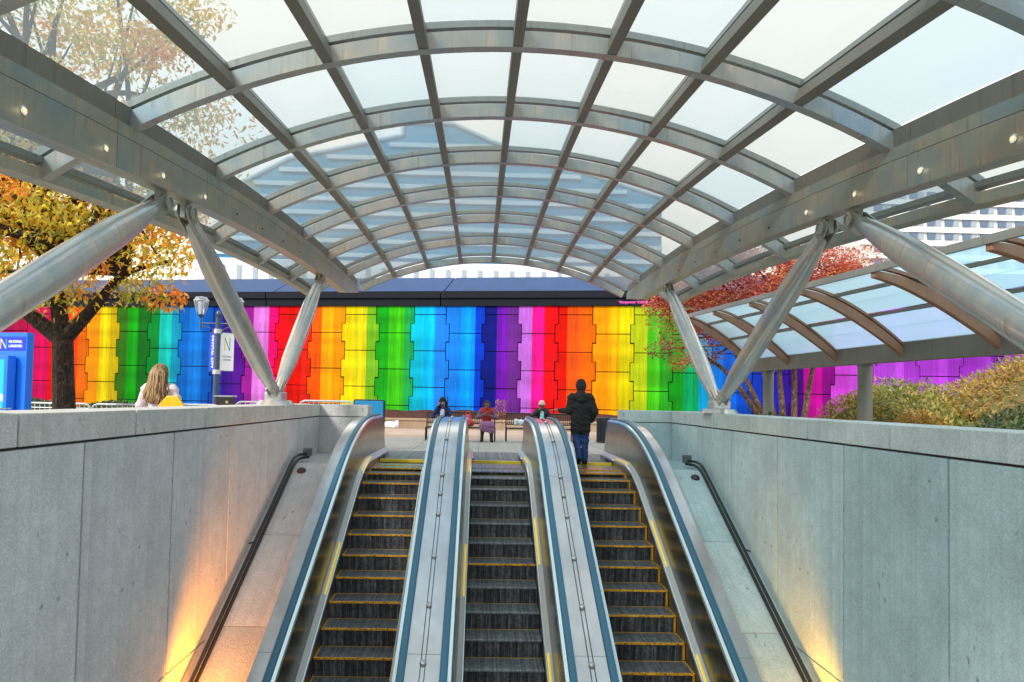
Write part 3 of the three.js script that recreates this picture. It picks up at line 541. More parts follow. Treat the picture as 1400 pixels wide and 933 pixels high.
const bark = tex(256, (u, v) => { const k = .55 + .5 * (nC(u, v * .2) - .5) + .3 * (nB(u, v) - .5); return [k, k * .93, k * .85]; });
const barkDark = std({ color: lin(.12, .085, .06), map: bark, roughness: .95, bumpMap: bark, bumpScale: .03 });
const barkRed = std({ color: lin(.42, .27, .19), map: bark, roughness: .8 });
function limb(pts, r0, r1, seg = 10) { // bent tapering limb
  const c = new THREE.CatmullRomCurve3(pts), n = 14, g = new THREE.TubeGeometry(c, n, 1, seg), p = g.attributes.position, ctr = new THREE.Vector3();
  for (let i = 0; i < p.count; i++) { const t = Math.floor(i / (seg + 1)) / n; c.getPointAt(Math.min(1, t), ctr); const rad = r0 + (r1 - r0) * Math.pow(t, .8); p.setXYZ(i, ctr.x + (p.getX(i) - ctr.x) * rad, ctr.y + (p.getY(i) - ctr.y) * rad, ctr.z + (p.getZ(i) - ctr.z) * rad); }
  g.computeVertexNormals(); return g;
}
function tree(name, label, seed, stems, hub, cen, rad, nClump, perClump, clumpR, leaf, cols, mat, limbs, extra = []) {
  const o = thing(name, label, 'tree'), r = mulberry(seed), gs = stems.map(([pts, a, b]) => limb(pts, a, b)), clumps = [], list = [];
  while (clumps.length < nClump) { const p = [r() * 2 - 1, r() * 2 - 1, r() * 2 - 1], L = Math.hypot(...p); if (L > 1 || L < .3 && r() < .6) continue; clumps.push([cen[0] + p[0] * rad[0], cen[1] + p[1] * rad[1], cen[2] + p[2] * rad[2], clumpR * (.6 + .8 * r())]); }
  clumps.push(...extra.map((e) => [e[0], e[1], -e[2], e[3]]));
  clumps.forEach((c, i) => {
    if (i % limbs === 0) { const h = hub[Math.floor(r() * hub.length)], e = new THREE.Vector3(c[0], c[1], c[2]), m = h.clone().lerp(e, .5); m.x += (r() - .5) * .8; m.z += (r() - .5) * .8; m.y += .3 * (r() - .2); gs.push(limb([h, m, e], .075 + .05 * r(), .012, 7)); }
    const tone = r();
    for (let k = 0; k < perClump; k++) { const u = r() * 2 - 1, a = r() * 6.283, q = Math.cbrt(r()) * c[3], s = Math.sqrt(1 - u * u); list.push([c[0] + q * s * Math.cos(a) * 1.25, c[1] + q * u * .8, c[2] + q * s * Math.sin(a) * 1.25, .7 + .7 * r(), Math.max(0, Math.min(.999, tone * .72 + r() * .28))]); }
  });
  part(o, 'trunk', uvm(merge(gs), 1.2), mat);
  const cr = part(o, 'crown', leafBatch(list, leaf[0], leaf[1], r, cols, leaf[2]), leafMat); cr.userData.kind = 'stuff';
  return o;
}
{
  const b = V(-8.32, -.02, 13), f = V(-8.38, 2.35, 13);
  tree('autumn_tree', 'large orange leaved autumn tree with a dark trunk behind the blue kiosk', 21,
    [[[b, V(-8.3, .9, 13), V(-8.35, 1.7, 13), f], .225, .19], [[f, V(-9.0, 2.85, 12.9), V(-9.8, 3.6, 12.6), V(-10.6, 5.2, 12.3)], .17, .05], [[f, V(-7.75, 3.0, 12.9), V(-7.05, 3.65, 12.7), V(-6.1, 3.9, 12.5)], .16, .03],
      [[f, V(-8.5, 3.4, 12.9), V(-8.6, 5.2, 12.6), V(-8.4, 8.6, 12.4)], .17, .04], [[V(-8.55, 4.3, 12.8), V(-7.9, 5.2, 12.5), V(-7.2, 6.6, 12.2), V(-6.6, 8.0, 12)], .10, .03], [[V(-8.55, 3.9, 12.8), V(-9.3, 4.8, 12.5), V(-9.9, 6.5, 12), V(-10.1, 8.4, 11.8)], .11, .03]],
    [V(-8.5, 4.4, 12.8), V(-7.6, 5.6, 12.4), V(-9.5, 5.2, 12.4), V(-7.0, 3.7, 12.7), V(-8.5, 6.8, 12.5)],
    [-8.8, 6.9, -12.4], [3.9, 4.0, 3.2], 125, 180, .55, [.125, .028, 2.3], [[.24, .32, .02], [.55, .52, .03], [.92, .68, .04], [.96, .54, .02], [.92, .40, .015], [.80, .27, .012]], barkDark, 3,
    [[-7.2, 3.6, 12.6, .7], [-6.5, 3.9, 12.5, .65], [-6.0, 4.1, 12.4, .55], [-8.2, 3.2, 12.6, .6], [-9.0, 3.5, 12.5, .7], [-7.7, 4.2, 12.3, .7], [-6.4, 4.6, 12.2, .6], [-9.8, 4.0, 12.3, .8], [-6.15, 3.2, 12.5, .35], [-6.9, 4.9, 12.2, .7], [-8.4, 4.6, 12.2, .8], [-6.6, 3.35, 12.6, .45], ...Array.from({ length: 46 }, (_, i) => { const q = mulberry(700 + i), a = q(), b = q(), c = q(); return [-11 + 5.2 * a, 3.3 + 2.4 * b, 11.9 + 1.4 * c, .45 + .3 * q()]; })]);
  const B = (x, d) => V(x, -.02, d), st = [];
  for (const [x0, x1, y1, d1] of [[9.2, 7.6, 3.6, 19.6], [9.4, 8.6, 3.9, 20.3], [9.6, 9.3, 4.2, 19.8], [9.9, 9.9, 4.0, 20.2], [10.1, 10.7, 3.8, 19.7], [9.3, 6.6, 3.0, 19.9]]) st.push([[B(x0, 20), V(x0 + (x1 - x0) * .25, 1.2, 20), V(x0 + (x1 - x0) * .6, 2.4, 20), V(x1, y1, d1)], .12, .045]);
  tree('red_tree', 'many stemmed red leaved tree behind the low side canopy', 33, st, [V(7.9, 3.2, 19.7), V(8.8, 3.4, 20.2), V(9.4, 3.6, 19.9), V(10.3, 3.4, 19.8)],
    [8.9, 4.9, -19.9], [3.4, 1.55, 2.2], 165, 260, .52, [.10, .028, 1.7], [[.20, .08, .03], [.42, .06, .04], [.52, .07, .035], [.58, .13, .03], [.62, .24, .03]], barkRed, 3,
    [[6.0, 3.3, 19.8, .5], [5.7, 3.9, 19.8, .5], [6.6, 2.9, 19.8, .45], [5.6, 3.0, 19.8, .4], [6.2, 2.6, 19.8, .35], [6.9, 3.4, 19.7, .5], [7.2, 2.8, 19.9, .4], [11.5, 5.6, 19.9, .6], [12.0, 6.1, 19.9, .5], [5.5, 4.3, 19.9, .4]]);
}
function bush(label, seed, c, rad, n, leaf, cols) {
  const o = thing('bush', label, 'bush', 'bushes behind the cool granite wall'), r = mulberry(seed), list = [], nz = noiseTile(seed, 6);
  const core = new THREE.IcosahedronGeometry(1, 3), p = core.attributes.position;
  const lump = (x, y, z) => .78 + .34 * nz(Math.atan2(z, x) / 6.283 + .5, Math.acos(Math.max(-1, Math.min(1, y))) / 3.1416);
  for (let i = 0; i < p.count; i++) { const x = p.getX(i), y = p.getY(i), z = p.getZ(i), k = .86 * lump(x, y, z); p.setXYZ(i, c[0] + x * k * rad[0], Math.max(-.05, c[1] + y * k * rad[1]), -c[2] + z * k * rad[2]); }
  core.computeVertexNormals(); part(o, 'inner_core', core, std({ color: lin(.13, .12, .04), roughness: 1 }));  // solid foliage-coloured core, unseen inside the leaves, added to block the view through
  for (let i = 0; i < n; i++) {
    const u = r() * 1.15 - .15, a = r() * 6.283, s = Math.sqrt(Math.max(0, 1 - u * u)), x = s * Math.cos(a), y = u, z = s * Math.sin(a), k = lump(x, y, z) * (.82 + .22 * r());
    const patch = nz(a / 6.283 * .7 + .1, u * .4 + .3); list.push([c[0] + x * k * rad[0], c[1] + y * k * rad[1], -c[2] + z * k * rad[2], .6 + .8 * r(), Math.max(0, Math.min(.999, patch * .95 + (r() - .5) * .45))]);
  }
  const cr = part(o, 'foliage', leafBatch(list, leaf[0], leaf[1], r, cols, leaf[2]), leafMat); cr.userData.kind = 'stuff';
}
const gold = [[.07, .12, .015], [.15, .19, .02], [.28, .29, .03], [.42, .30, .03], [.40, .20, .02]], greens = [[.03, .06, .012], [.05, .10, .02], [.10, .15, .02], [.22, .20, .03]];
bush('golden and rust coloured bush beside the round post', 51, [9.5, .2, 14.6], [1.9, 1.75, 1.6], 9000, [.13, .022, .9], gold);
bush('tall golden bush at the far end beneath the side canopy beam', 52, [12.3, .3, 14.4], [2.3, 2.35, 1.9], 11000, [.13, .022, .9], gold);
bush('dark green bush low against the cool granite wall', 53, [10.9, .1, 12.2], [1.7, 1.25, 1.2], 8000, [.12, .022, .9], greens);
bush('green bush at the edge of the granite coping', 54, [12.6, .1, 11.2], [1.6, 1.6, 1.3], 7000, [.12, .022, .9], greens);
bush('rust brown bush in front of the golden ones', 56, [9.3, 0, 12.9], [1.15, 1.3, .9], 6000, [.12, .022, .9], [gold[1], gold[2], gold[3], gold[4], gold[4]]);
bush('small dark green bush before the purple mural panels', 55, [7.2, 0, 15.4], [1.3, 1.08, .9], 5000, [.10, .022, 1.0], greens);
bush('clipped dark green bush at the foot of the red mural panels', 57, [-17.5, .1, 31.8], [3.2, .75, .7], 3500, [.16, .05, 1.0], greens);
bush('clipped dark green bush at the foot of the orange mural panels', 58, [-22.5, .1, 32.6], [2.2, .75, .7], 3000, [.16, .05, 1.0], greens);
bush('low dark green bush at the foot of the blue mural panels', 59, [-12.2, .1, 31.2], [2.0, .7, .6], 2500, [.16, .05, 1.0], greens);

{ // raised bed along the mural
  const o = struct('planter_bed', 'long mulch bed with a tan stone kerb below the mural'), r = mulberry(61);
  const tan = [lin(.46, .33, .22), lin(.50, .36, .24), lin(.43, .30, .20)].map((c) => std({ color: c, map: speck, roughness: .85 }));
  for (let i = 0; i < 16; i++) {
    const x = -15 + i * 1.6; part(o, 'kerb_stone', uvm(rlim(x + .005, x + 1.595, -.03, .34, 28, 28.3, .01), .6, r(), r()), tan[Math.floor(r() * 3)]);
    part(o, 'kerb_cap', uvm(rlim(x + .004, x + 1.596, .344, .44, 27.96, 28.36, .015), .6, r(), r()), tan[Math.floor(r() * 3)]);
  }
  const g = new THREE.PlaneGeometry(26, 3.4, 160, 24); g.rotateX(-Math.PI / 2); const p = g.attributes.position, n1 = noiseTile(62, 12), n2 = noiseTile(63, 60);
  for (let i = 0; i < p.count; i++) { const u = (p.getX(i) + 13) / 26, v = (p.getZ(i) + 1.7) / 3.4; p.setY(i, .36 + .30 * Math.sin(Math.min(1, (1 - v) * 1.4) * 1.57) + .22 * (n1(u, v * .3) - .5) + .10 * (n2(u, v) - .5)); }
  g.translate(-2.2, 0, -29.9); g.computeVertexNormals();
  const mul = tex(256, (u, v) => { const k = .5 + .7 * (nC(u, v) - .5) + .5 * (nD(u, v) - .5); return [k, k * .9, k * .8]; });
  part(o, 'mulch', uvm(g, .8), std({ color: lin(.26, .075, .03), map: mul, roughness: 1, bumpMap: mul, bumpScale: .03 }));
  // dry grass tuft
  const t = thing('dry_plant', 'small dry orange plant in the mulch behind the benches', 'plant'), list = []; for (let i = 0; i < 260; i++) list.push([.95 + (r() - .5) * .5, .55 + r() * .75, -28.9 + (r() - .5) * .4, .6 + .6 * r(), r()]);
  part(t, 'leaves', leafBatch(list, .12, .02, r, [[.3, .12, .04], [.45, .2, .08]], .6), leafMat); part(t, 'stem', merge([cyl(.012, .006, V(.95, .45, 28.9), V(1.0, 1.2, 28.9), 6), cyl(.01, .005, V(.95, .5, 28.9), V(.82, 1.1, 28.85), 6), cyl(.01, .005, V(.95, .5, 28.9), V(1.1, 1.05, 28.95), 6)]), barkRed);
}

// ------------------------------------------------------------------ street furniture
const grey = std({ color: lin(.55, .60, .62), roughness: .4, metalness: .5 }), black = M.darkMetal;
function barricade(x0, x1, top, d, label) {
  const o = thing('barricade', label, 'barricade', 'metal crowd barricades behind the warm grey wall'), rr = .12, pts = [V(x0, .08, d), V(x0, top - rr, d), V(x0 + rr * .3, top - rr * .3, d), V(x0 + rr, top, d), V(x1 - rr, top, d), V(x1 - rr * .3, top - rr * .3, d), V(x1, top - rr, d), V(x1, .08, d)];
  part(o, 'frame', new THREE.TubeGeometry(new THREE.CatmullRomCurve3(pts, false, 'catmullrom', .05), 120, .022, 8), grey); part(o, 'bottom_rail', cyl(.018, .018, V(x0, .22, d), V(x1, .22, d), 8), grey); part(o, 'upper_rail', cyl(.012, .012, V(x0, top - .1, d), V(x1, top - .1, d), 8), grey);
  for (let x = x0 + .1; x < x1 - .05; x += .11) part(o, 'bar', cyl(.009, .009, V(x, .22, d), V(x, top - .01, d), 6), grey);
  for (const x of [x0 + .05, x1 - .05]) part(o, 'foot', box(.05, .04, .5, x, .03, -d), grey);
}
barricade(-10.4, -8.75, 1.06, 14.6, 'grey metal barricade behind the blue kiosk');
barricade(-8.35, -7.12, 1.07, 14, 'grey metal barricade in front of the orange tree trunk');
barricade(-6.93, -5.62, 1.10, 14, 'grey metal barricade behind the blonde woman');
barricade(-5.28, -4.10, 1.18, 14, 'grey metal barricade below the lamp post banners');
barricade(-4.02, -2.82, 1.23, 14.4, 'grey metal barricade behind the strut base on the warm wall');
{ // utility box
  const o = thing('utility_box', 'small dark utility box with a pale lid beside the lamp post', 'box'); part(o, 'cabinet', rlim(-6.06, -5.72, 0, 1.27, 14.85, 15.15, .015), std({ color: lin(.06, .05, .05), roughness: .6 })); part(o, 'lid', rlim(-6.09, -5.69, 1.272, 1.31, 14.82, 15.18, .008), grey); part(o, 'label_plate', lim(-5.83, -5.77, 1.13, 1.19, 14.838, 14.85), std({ color: lin(.7, .6, .4) }));
}
{ // lamp post with banners
  const o = thing('lamp_post', 'twin globe lamp post with a blue and a white banner', 'lamp post'), X = -8.16, D = 20, post = std({ color: lin(.06, .09, .14), roughness: .4, metalness: .5 }), gl = phy({ color: lin(.75, .8, .85), roughness: .12, transmission: .85, thickness: 0 }), silver = std({ color: lin(.6, .62, .64), roughness: .35, metalness: .6 });
  part(o, 'base', new THREE.LatheGeometry([[.0, 0], [.22, 0], [.22, .12], [.15, .2], [.13, .55], [.1, .6], [0, .6]].map((p) => new THREE.Vector2(...p)), 18).translate(X, 0, -D), post);
  part(o, 'pole', cyl(.092, .075, V(X, .55, D), V(X, 3.72, D), 16), post); part(o, 'finial', new THREE.SphereGeometry(.085, 14, 10).scale(1, 1.5, 1).translate(X, 3.8, -D), post);
  for (const y of [3.28, 2.02]) part(o, 'clamp', cyl(.115, .115, V(X, y - .07, D), V(X, y + .07, D), 16), silver);
  for (const s of [-1, 1]) {
    const gx = X + s * .54; part(o, 'arm', cyl(.022, .022, V(X, 3.52, D), V(gx, 3.52, D), 8), post); part(o, 'scroll', new THREE.TubeGeometry(new THREE.CatmullRomCurve3([V(X + s * .1, 3.2, D), V(X + s * .2, 3.36, D), V(X + s * .4, 3.42, D), V(gx, 3.44, D)]), 20, .015, 6), post); part(o, 'arm_stem', cyl(.03, .03, V(gx, 3.32, D), V(gx, 3.74, D), 10), post);
    const L = part(o, 'globe', new THREE.LatheGeometry([[.10, 3.76], [.17, 3.95], [.21, 4.15], [.22, 4.24], [.16, 4.33], [.0, 4.36]].map((p) => new THREE.Vector2(...p)), 20).translate(gx, 0, -D), gl); part(L, 'globe_cup', cyl(.07, .12, V(gx, 3.72, D), V(gx, 3.78, D), 16), post); part(L, 'globe_rim', new THREE.TorusGeometry(.222, .012, 8, 24).rotateX(Math.PI / 2).translate(gx, 4.22, -D), silver);
    part(L, 'diffuser', cyl(.06, .09, V(gx, 3.8, D), V(gx, 4.18, D), 14), std({ color: lin(.82, .82, .84), roughness: .7 }));
    for (let q = 0; q < 6; q++) { const a = q / 6 * 6.283; part(L, 'cage_rib', cyl(.007, .007, new THREE.Vector3(gx + .11 * Math.cos(a), 3.77, -D + .11 * Math.sin(a)), new THREE.Vector3(gx + .222 * Math.cos(a), 4.22, -D + .222 * Math.sin(a)), 5), post); }
  }
  const canvas = (w, h, f) => { const c = document.createElement('canvas'); c.width = w; c.height = h; f(c.getContext('2d')); const t = new THREE.CanvasTexture(c); t.colorSpace = THREE.SRGBColorSpace; return t; };
  const nLogo = (g, x, y, w, h, base) => { g.lineWidth = w * .16; g.strokeStyle = '#f2b21c'; g.beginPath(); g.moveTo(x, y + h); g.lineTo(x, y); g.stroke(); g.strokeStyle = base; g.beginPath(); g.moveTo(x, y); g.lineTo(x + w, y + h); g.stroke(); g.strokeStyle = '#1fae9a'; g.beginPath(); g.moveTo(x + w, y + h); g.lineTo(x + w, y); g.stroke(); };
  const tb = canvas(128, 384, (g) => { g.fillStyle = '#0a3fd0'; g.fillRect(0, 0, 128, 384); g.save(); g.translate(64, 192); g.rotate(Math.PI / 2); g.fillStyle = '#fff'; g.font = 'bold 52px sans-serif'; g.textAlign = 'center'; g.textBaseline = 'middle'; g.fillText('CRYSTAL CITY', 0, 0, 350); g.restore(); });
  const tw = canvas(192, 384, (g) => { g.fillStyle = '#eef2f2'; g.fillRect(0, 0, 192, 384); nLogo(g, 60, 50, 72, 130, '#2b8fae'); g.fillStyle = '#48586a'; g.font = 'bold 26px sans-serif'; g.textAlign = 'center'; g.fillText('NATIONAL', 96, 250); g.fillText('LANDING', 96, 282); });
  for (const [tx, s, ry, w] of [[tb, -1, -.72, .42], [tw, 1, -.75, .42]]) { const g = new THREE.BoxGeometry(w, 1.18, .012); g.translate(s * w / 2 + s * .09, 0, 0); g.rotateY(s < 0 ? ry : -ry); g.translate(X, 2.66, -D); part(o, 'banner', g, std({ map: tx, roughness: .7 })); for (const y of [3.27, 2.05]) { const c = Math.cos(ry), q = (s < 0 ? ry : -ry); part(o, 'banner_arm', cyl(.012, .012, V(X, y, D), new THREE.Vector3(X + s * (w + .1) * Math.cos(q), y, -D - s * (w + .1) * Math.sin(q)), 6), post); } }
  // kiosk
  const k = thing('info_kiosk', 'blue information kiosk with a logo and a map panel', 'kiosk'); k.position.set(-8.26, 0, -11.2); k.rotation.y = -.22;
  const blueM = std({ color: lin(.012, .17, .80), roughness: .4 }), blueL = std({ color: lin(.05, .26, .72), roughness: .4 });
  part(k, 'rear_slab', rbox(1.0, 2.26, .1, .012, -.25, 1.13, -.14), blueL); part(k, 'main_slab', rbox(1.2, 2.32, .14, .012, .0, 1.16, 0), blueM);
  part(k, 'front_case', rbox(.76, 1.92, .16, .015, .06, .96, .18), blueM);
  const tm = canvas(256, 512, (g) => { g.fillStyle = '#17b6ea'; g.fillRect(0, 0, 256, 512); const r = mulberry(5); g.fillStyle = '#bfe9f5'; g.beginPath(); g.moveTo(10, 20); g.lineTo(60, 130); g.lineTo(130, 150); g.lineTo(190, 190); g.lineTo(256, 200); g.lineTo(256, 240); g.lineTo(170, 230); g.lineTo(120, 360); g.lineTo(60, 512); g.lineTo(10, 512); g.fill(); g.strokeStyle = '#fff'; for (let i = 0; i < 26; i++) { g.lineWidth = 2 + 3 * r(); g.beginPath(); g.moveTo(40 + r() * 160, 150 + r() * 330); g.lineTo(40 + r() * 180, 150 + r() * 350); g.stroke(); } g.fillStyle = '#46c7b0'; for (let i = 0; i < 12; i++) g.fillRect(30 + r() * 190, 320 + r() * 170, 20 + 20 * r(), 10 + 14 * r()); g.fillStyle = '#e8f8ff'; g.fillRect(190, 270, 40, 70); });
  part(k, 'map_print', new THREE.PlaneGeometry(.50, 1.5).translate(.13, 1.1, .264), std({ map: tm, roughness: .4 }));
  const tl = canvas(384, 128, (g) => { g.fillStyle = '#0a34c8'; g.fillRect(0, 0, 384, 128); nLogo(g, 110, 18, 60, 92, '#e8eef8'); g.fillStyle = '#f4f6fa'; g.font = 'bold 34px sans-serif'; g.textBaseline = 'middle'; g.fillText('NATIONAL', 196, 44, 150); g.fillText('LANDING', 196, 84, 150); });
  part(k, 'logo_print', new THREE.PlaneGeometry(.72, .24).translate(.22, 2.13, .073), std({ map: tl, roughness: .4 }));
  const ts = canvas(32, 256, (g) => { g.fillStyle = '#f2f2f2'; g.fillRect(0, 0, 32, 256); g.fillStyle = '#c83a2a'; g.fillRect(0, 0, 10, 256); }); part(k, 'stripe_print', new THREE.PlaneGeometry(.06, .3).translate(-.5, 2.12, .074), std({ map: ts }));
}
{ // sign case behind the wall end
  const o = thing('sign_case', 'sky blue sign case with a dark rounded frame beside the wall end', 'sign'); part(o, 'frame', rlim(-3.12, -2.34, 0, 1.28, 15.9, 16.02, .05), M.dark); part(o, 'face', rlim(-3.08, -2.375, .2, 1.245, 15.88, 15.92, .015), std({ color: lin(.03, .42, .85), roughness: .35 }));
}
{ // crumpled white sheet by the kerb
  const g = new THREE.PlaneGeometry(.6, .34, 6, 4), p = g.attributes.position, r = mulberry(3); for (let i = 0; i < p.count; i++) { const x = p.getX(i); p.setXYZ(i, x, .17 + p.getY(i) * (.5 + .9 * (x + .3)), .12 * (r() - .5) + .1 * Math.cos(x * 6)); }
  g.computeVertexNormals(); g.translate(-3.75, .03, -27.5); const o = thing('white_sheet', 'crumpled white plastic sheet against the tan kerb', 'litter'); part(o, 'sheet', g, std({ color: lin(.75, .77, .8), roughness: .6, side: THREE.DoubleSide }));
  const o2 = thing('magazine', 'open white magazine lying on the warm grey coping', 'magazine'); for (const s of [-1, 1]) { const q = new THREE.BoxGeometry(.2, .008, .28); q.rotateZ(s * .12); q.translate(-3.62 + s * .1, 1.2, -4.62); part(o2, 'page_block', q, std({ color: lin(.7, .66, .68), roughness: .5 })); }
}
function bench(x0, x1, label) {
  const o = thing('bench', label, 'bench', 'black metal benches on the plaza'), d = 20.45, n = Math.round((x1 - x0) / .06), m = M.dark;
  for (const x of [x0, x1, (x0 + x1) / 2]) { part(o, 'leg', cyl(.02, .02, V(x, 0, d - .2), V(x, .43, d - .2), 8), black); part(o, 'leg', cyl(.02, .02, V(x, 0, d + .28), V(x, .43, d + .22), 8), black); part(o, 'back_post', cyl(.02, .02, V(x, .43, d + .22), V(x, .9, d + .33), 8), black); }
  part(o, 'seat_rail', cyl(.02, .02, V(x0, .43, d - .22), V(x1, .43, d - .22), 8), black); part(o, 'seat_rail', cyl(.02, .02, V(x0, .43, d + .22), V(x1, .43, d + .22), 8), black);
  part(o, 'back_rail', cyl(.022, .022, V(x0, .9, d + .33), V(x1, .9, d + .33), 8), black); part(o, 'back_rail', cyl(.018, .018, V(x0, .55, d + .25), V(x1, .55, d + .25), 8), black);
  for (let i = 1; i < n; i++) { const x = x0 + (x1 - x0) * i / n; part(o, 'seat_slat', box(.022, .012, .44, x, .44, -d), black); part(o, 'back_slat', box(.022, .36, .01, x, .725, -(d + .29), 0, R(-12.5)), black); }
}
bench(-1.68, .5, 'black slatted bench under the person in the red vest');
bench(.86, 2.98, 'black slatted bench under the person in the pale cap');
{ // litter bin
  const o = thing('trash_can', 'dark ribbed trash can beside the escalator end', 'trash can'), X = 4.12, D = 20.8, m = std({ color: lin(.02, .035, .05), roughness: .5, metalness: .3 }); part(o, 'liner', cyl(.27, .27, V(X, .02, D), V(X, .74, D), 20), M.dark);
  for (let i = 0; i < 20; i++) { const a = i / 20 * 6.283; part(o, 'slat', box(.05, .76, .014, 0, 0, .295).rotateY(a).translate(X, .42, -D), m); } part(o, 'rim', new THREE.TorusGeometry(.30, .03, 8, 28).rotateX(Math.PI / 2).translate(X, .8, -D), m); part(o, 'base_ring', new THREE.TorusGeometry(.30, .02, 8, 28).rotateX(Math.PI / 2).translate(X, .04, -D), m);
}
{ // yellow chair
  const o = thing('bar_chair', 'tall yellow chair in front of the blonde woman', 'chair'), m = std({ color: lin(.80, .44, .005), roughness: .4 }), X = -4.22, D = 8.95;
  const sh = new THREE.Shape([[-.21, 0], [.2, 0], [.17, .30], [.09, .42], [-.05, .42], [-.17, .30]].map((p) => new THREE.Vector2(...p))), g = new THREE.ExtrudeGeometry(sh, { depth: .02, bevelEnabled: true, bevelSize: .012, bevelThickness: .012, bevelSegments: 2 }); g.rotateX(.12); g.rotateY(-.15); g.translate(X + .1, .88, -D + .22);
  part(o, 'backrest', g, m); part(o, 'seat', rbox(.42, .035, .42, .015, X, .76, -D), m);
  for (const [a, b] of [[-1, -1], [-1, 1], [1, -1], [1, 1]]) part(o, 'leg', cyl(.018, .014, V(X + a * .17, .75, D + b * .17), V(X + a * .23, 0, D + b * .23), 8), grey);
  for (const s of [-1, 1]) part(o, 'back_stay', cyl(.014, .014, V(X + s * .17, .76, D - .19), V(X + .1 + s * .14, 1.1, D - .24), 8), grey);
  part(o, 'foot_rest', new THREE.TorusGeometry(.24, .012, 6, 24).rotateX(Math.PI / 2).translate(X, .3, -D), grey);
}

// ------------------------------------------------------------------ people
const v3 = (a) => new THREE.Vector3(...a);
function sdfMesh(bones, cell, k = .045, fold = 0) { // bones: [a, b, ra, rb, colour]
  const mn = [1e9, 1e9, 1e9], mx = [-1e9, -1e9, -1e9]; for (const [a, b, ra, rb] of bones) for (let i = 0; i < 3; i++) { mn[i] = Math.min(mn[i], a[i] - ra, b[i] - rb); mx[i] = Math.max(mx[i], a[i] + ra, b[i] + rb); }
  const ext = Math.max(mx[0] - mn[0], mx[1] - mn[1], mx[2] - mn[2]) + cell * 6, N = Math.ceil(ext / cell), c = [0, 1, 2].map((i) => (mn[i] + mx[i]) / 2), half = N / 2;
  const mc = new MarchingCubes(N, new THREE.MeshStandardMaterial(), false, false, 400000); mc.isolation = 0;
  const B = bones.map(([a, b, ra, rb, col]) => { const d = [b[0] - a[0], b[1] - a[1], b[2] - a[2]]; return { a, d, l: d[0] * d[0] + d[1] * d[1] + d[2] * d[2] + 1e-9, ra, rb, col }; });
  const one = (q, x, y, z) => { const px = x - q.a[0], py = y - q.a[1], pz = z - q.a[2]; let t = (px * q.d[0] + py * q.d[1] + pz * q.d[2]) / q.l; t = t < 0 ? 0 : t > 1 ? 1 : t; const ex = px - q.d[0] * t, ey = py - q.d[1] * t, ez = pz - q.d[2] * t; return Math.sqrt(ex * ex + ey * ey + ez * ez) - (q.ra + (q.rb - q.ra) * t); };
  const sc = ext / 2; let at = 0;
  for (let z = 0; z < N; z++) for (let y = 0; y < N; y++) for (let x = 0; x < N; x++) {
    const wx = c[0] + (x - half) / half * sc, wy = c[1] + (y - half) / half * sc, wz = c[2] + (z - half) / half * sc; let dmin = 1e9;
    for (const q of B) { const d = one(q, wx, wy, wz), h = Math.max(k - Math.abs(dmin - d), 0) / k; dmin = Math.min(dmin, d) - h * h * k * .25; }
    if (fold && Math.abs(dmin) < .05) dmin += fold * (Math.sin(wx * 31 + wy * 19 + Math.sin(wz * 23)) * Math.sin(wy * 37 - wx * 11 + 2 * Math.sin(wx * 17 + wz * 13)) + .5 * Math.sin(wy * 71 + wx * 29));
    mc.field[at++] = -dmin;
  }
  mc.update(); const n = mc.count, pos = mc.positionArray.slice(0, n * 3), nor = mc.normalArray.slice(0, n * 3), col = new Float32Array(n * 3);
  for (let i = 0; i < n; i++) { const p = [0, 1, 2].map((j) => pos[i * 3 + j] * sc + c[j]); let best = 1e9, bc = B[0].col; for (const q of B) { const d = one(q, ...p); if (d < best) { best = d; bc = q.col; } } for (let j = 0; j < 3; j++) { pos[i * 3 + j] = p[j]; col[i * 3 + j] = bc[j]; } }
  const g = new THREE.BufferGeometry(); g.setAttribute('position', new THREE.BufferAttribute(pos, 3)); g.setAttribute('normal', new THREE.BufferAttribute(nor, 3)); g.setAttribute('color', new THREE.BufferAttribute(col, 3)); g.computeVertexNormals(); return g;
}
// a hand: palm and five jointed fingers from the wrist along dir, fingers curling towards palm side
function handBones(w, dir, side, curl, skin) {
  const D = v3(dir).normalize(), S = v3(side).addScaledVector(D, -v3(side).dot(D)).normalize(), Nn = new THREE.Vector3().crossVectors(D, S).normalize(), W = v3(w), out = [], A = (p) => p.toArray();
  const at = (f, s, n) => W.clone().addScaledVector(D, f).addScaledVector(S, s).addScaledVector(Nn, n);
  out.push([A(at(0, 0, 0)), A(at(.03, 0, 0)), .026, .026, skin]); for (const s of [-.026, -.009, .009, .026]) out.push([A(at(.02, s * .6, 0)), A(at(.08, s, 0)), .014, .012, skin]);
  [[-.028, .062], [-.0095, .074], [.0095, .078], [.028, .068]].forEach(([s, L]) => { let p = at(.08, s, 0), a = curl * .5; for (let i = 0; i < 3; i++) { const l = L * [.42, .32, .26][i], q = p.clone().addScaledVector(D, Math.cos(a) * l).addScaledVector(Nn, Math.sin(a) * l); out.push([A(p), A(q), .0088 - .0006 * i, .0082 - .0006 * i, skin]); p = q; a += curl * .8; } });
  let p = at(.02, .03, 0); for (const [f, s, n] of [[.055, .055, .012], [.085, .062, .022], [.105, .06, .03]]) { const q = at(f, s, n); out.push([A(p), A(q), .011, .0095, skin]); p = q; }
  return out;
}
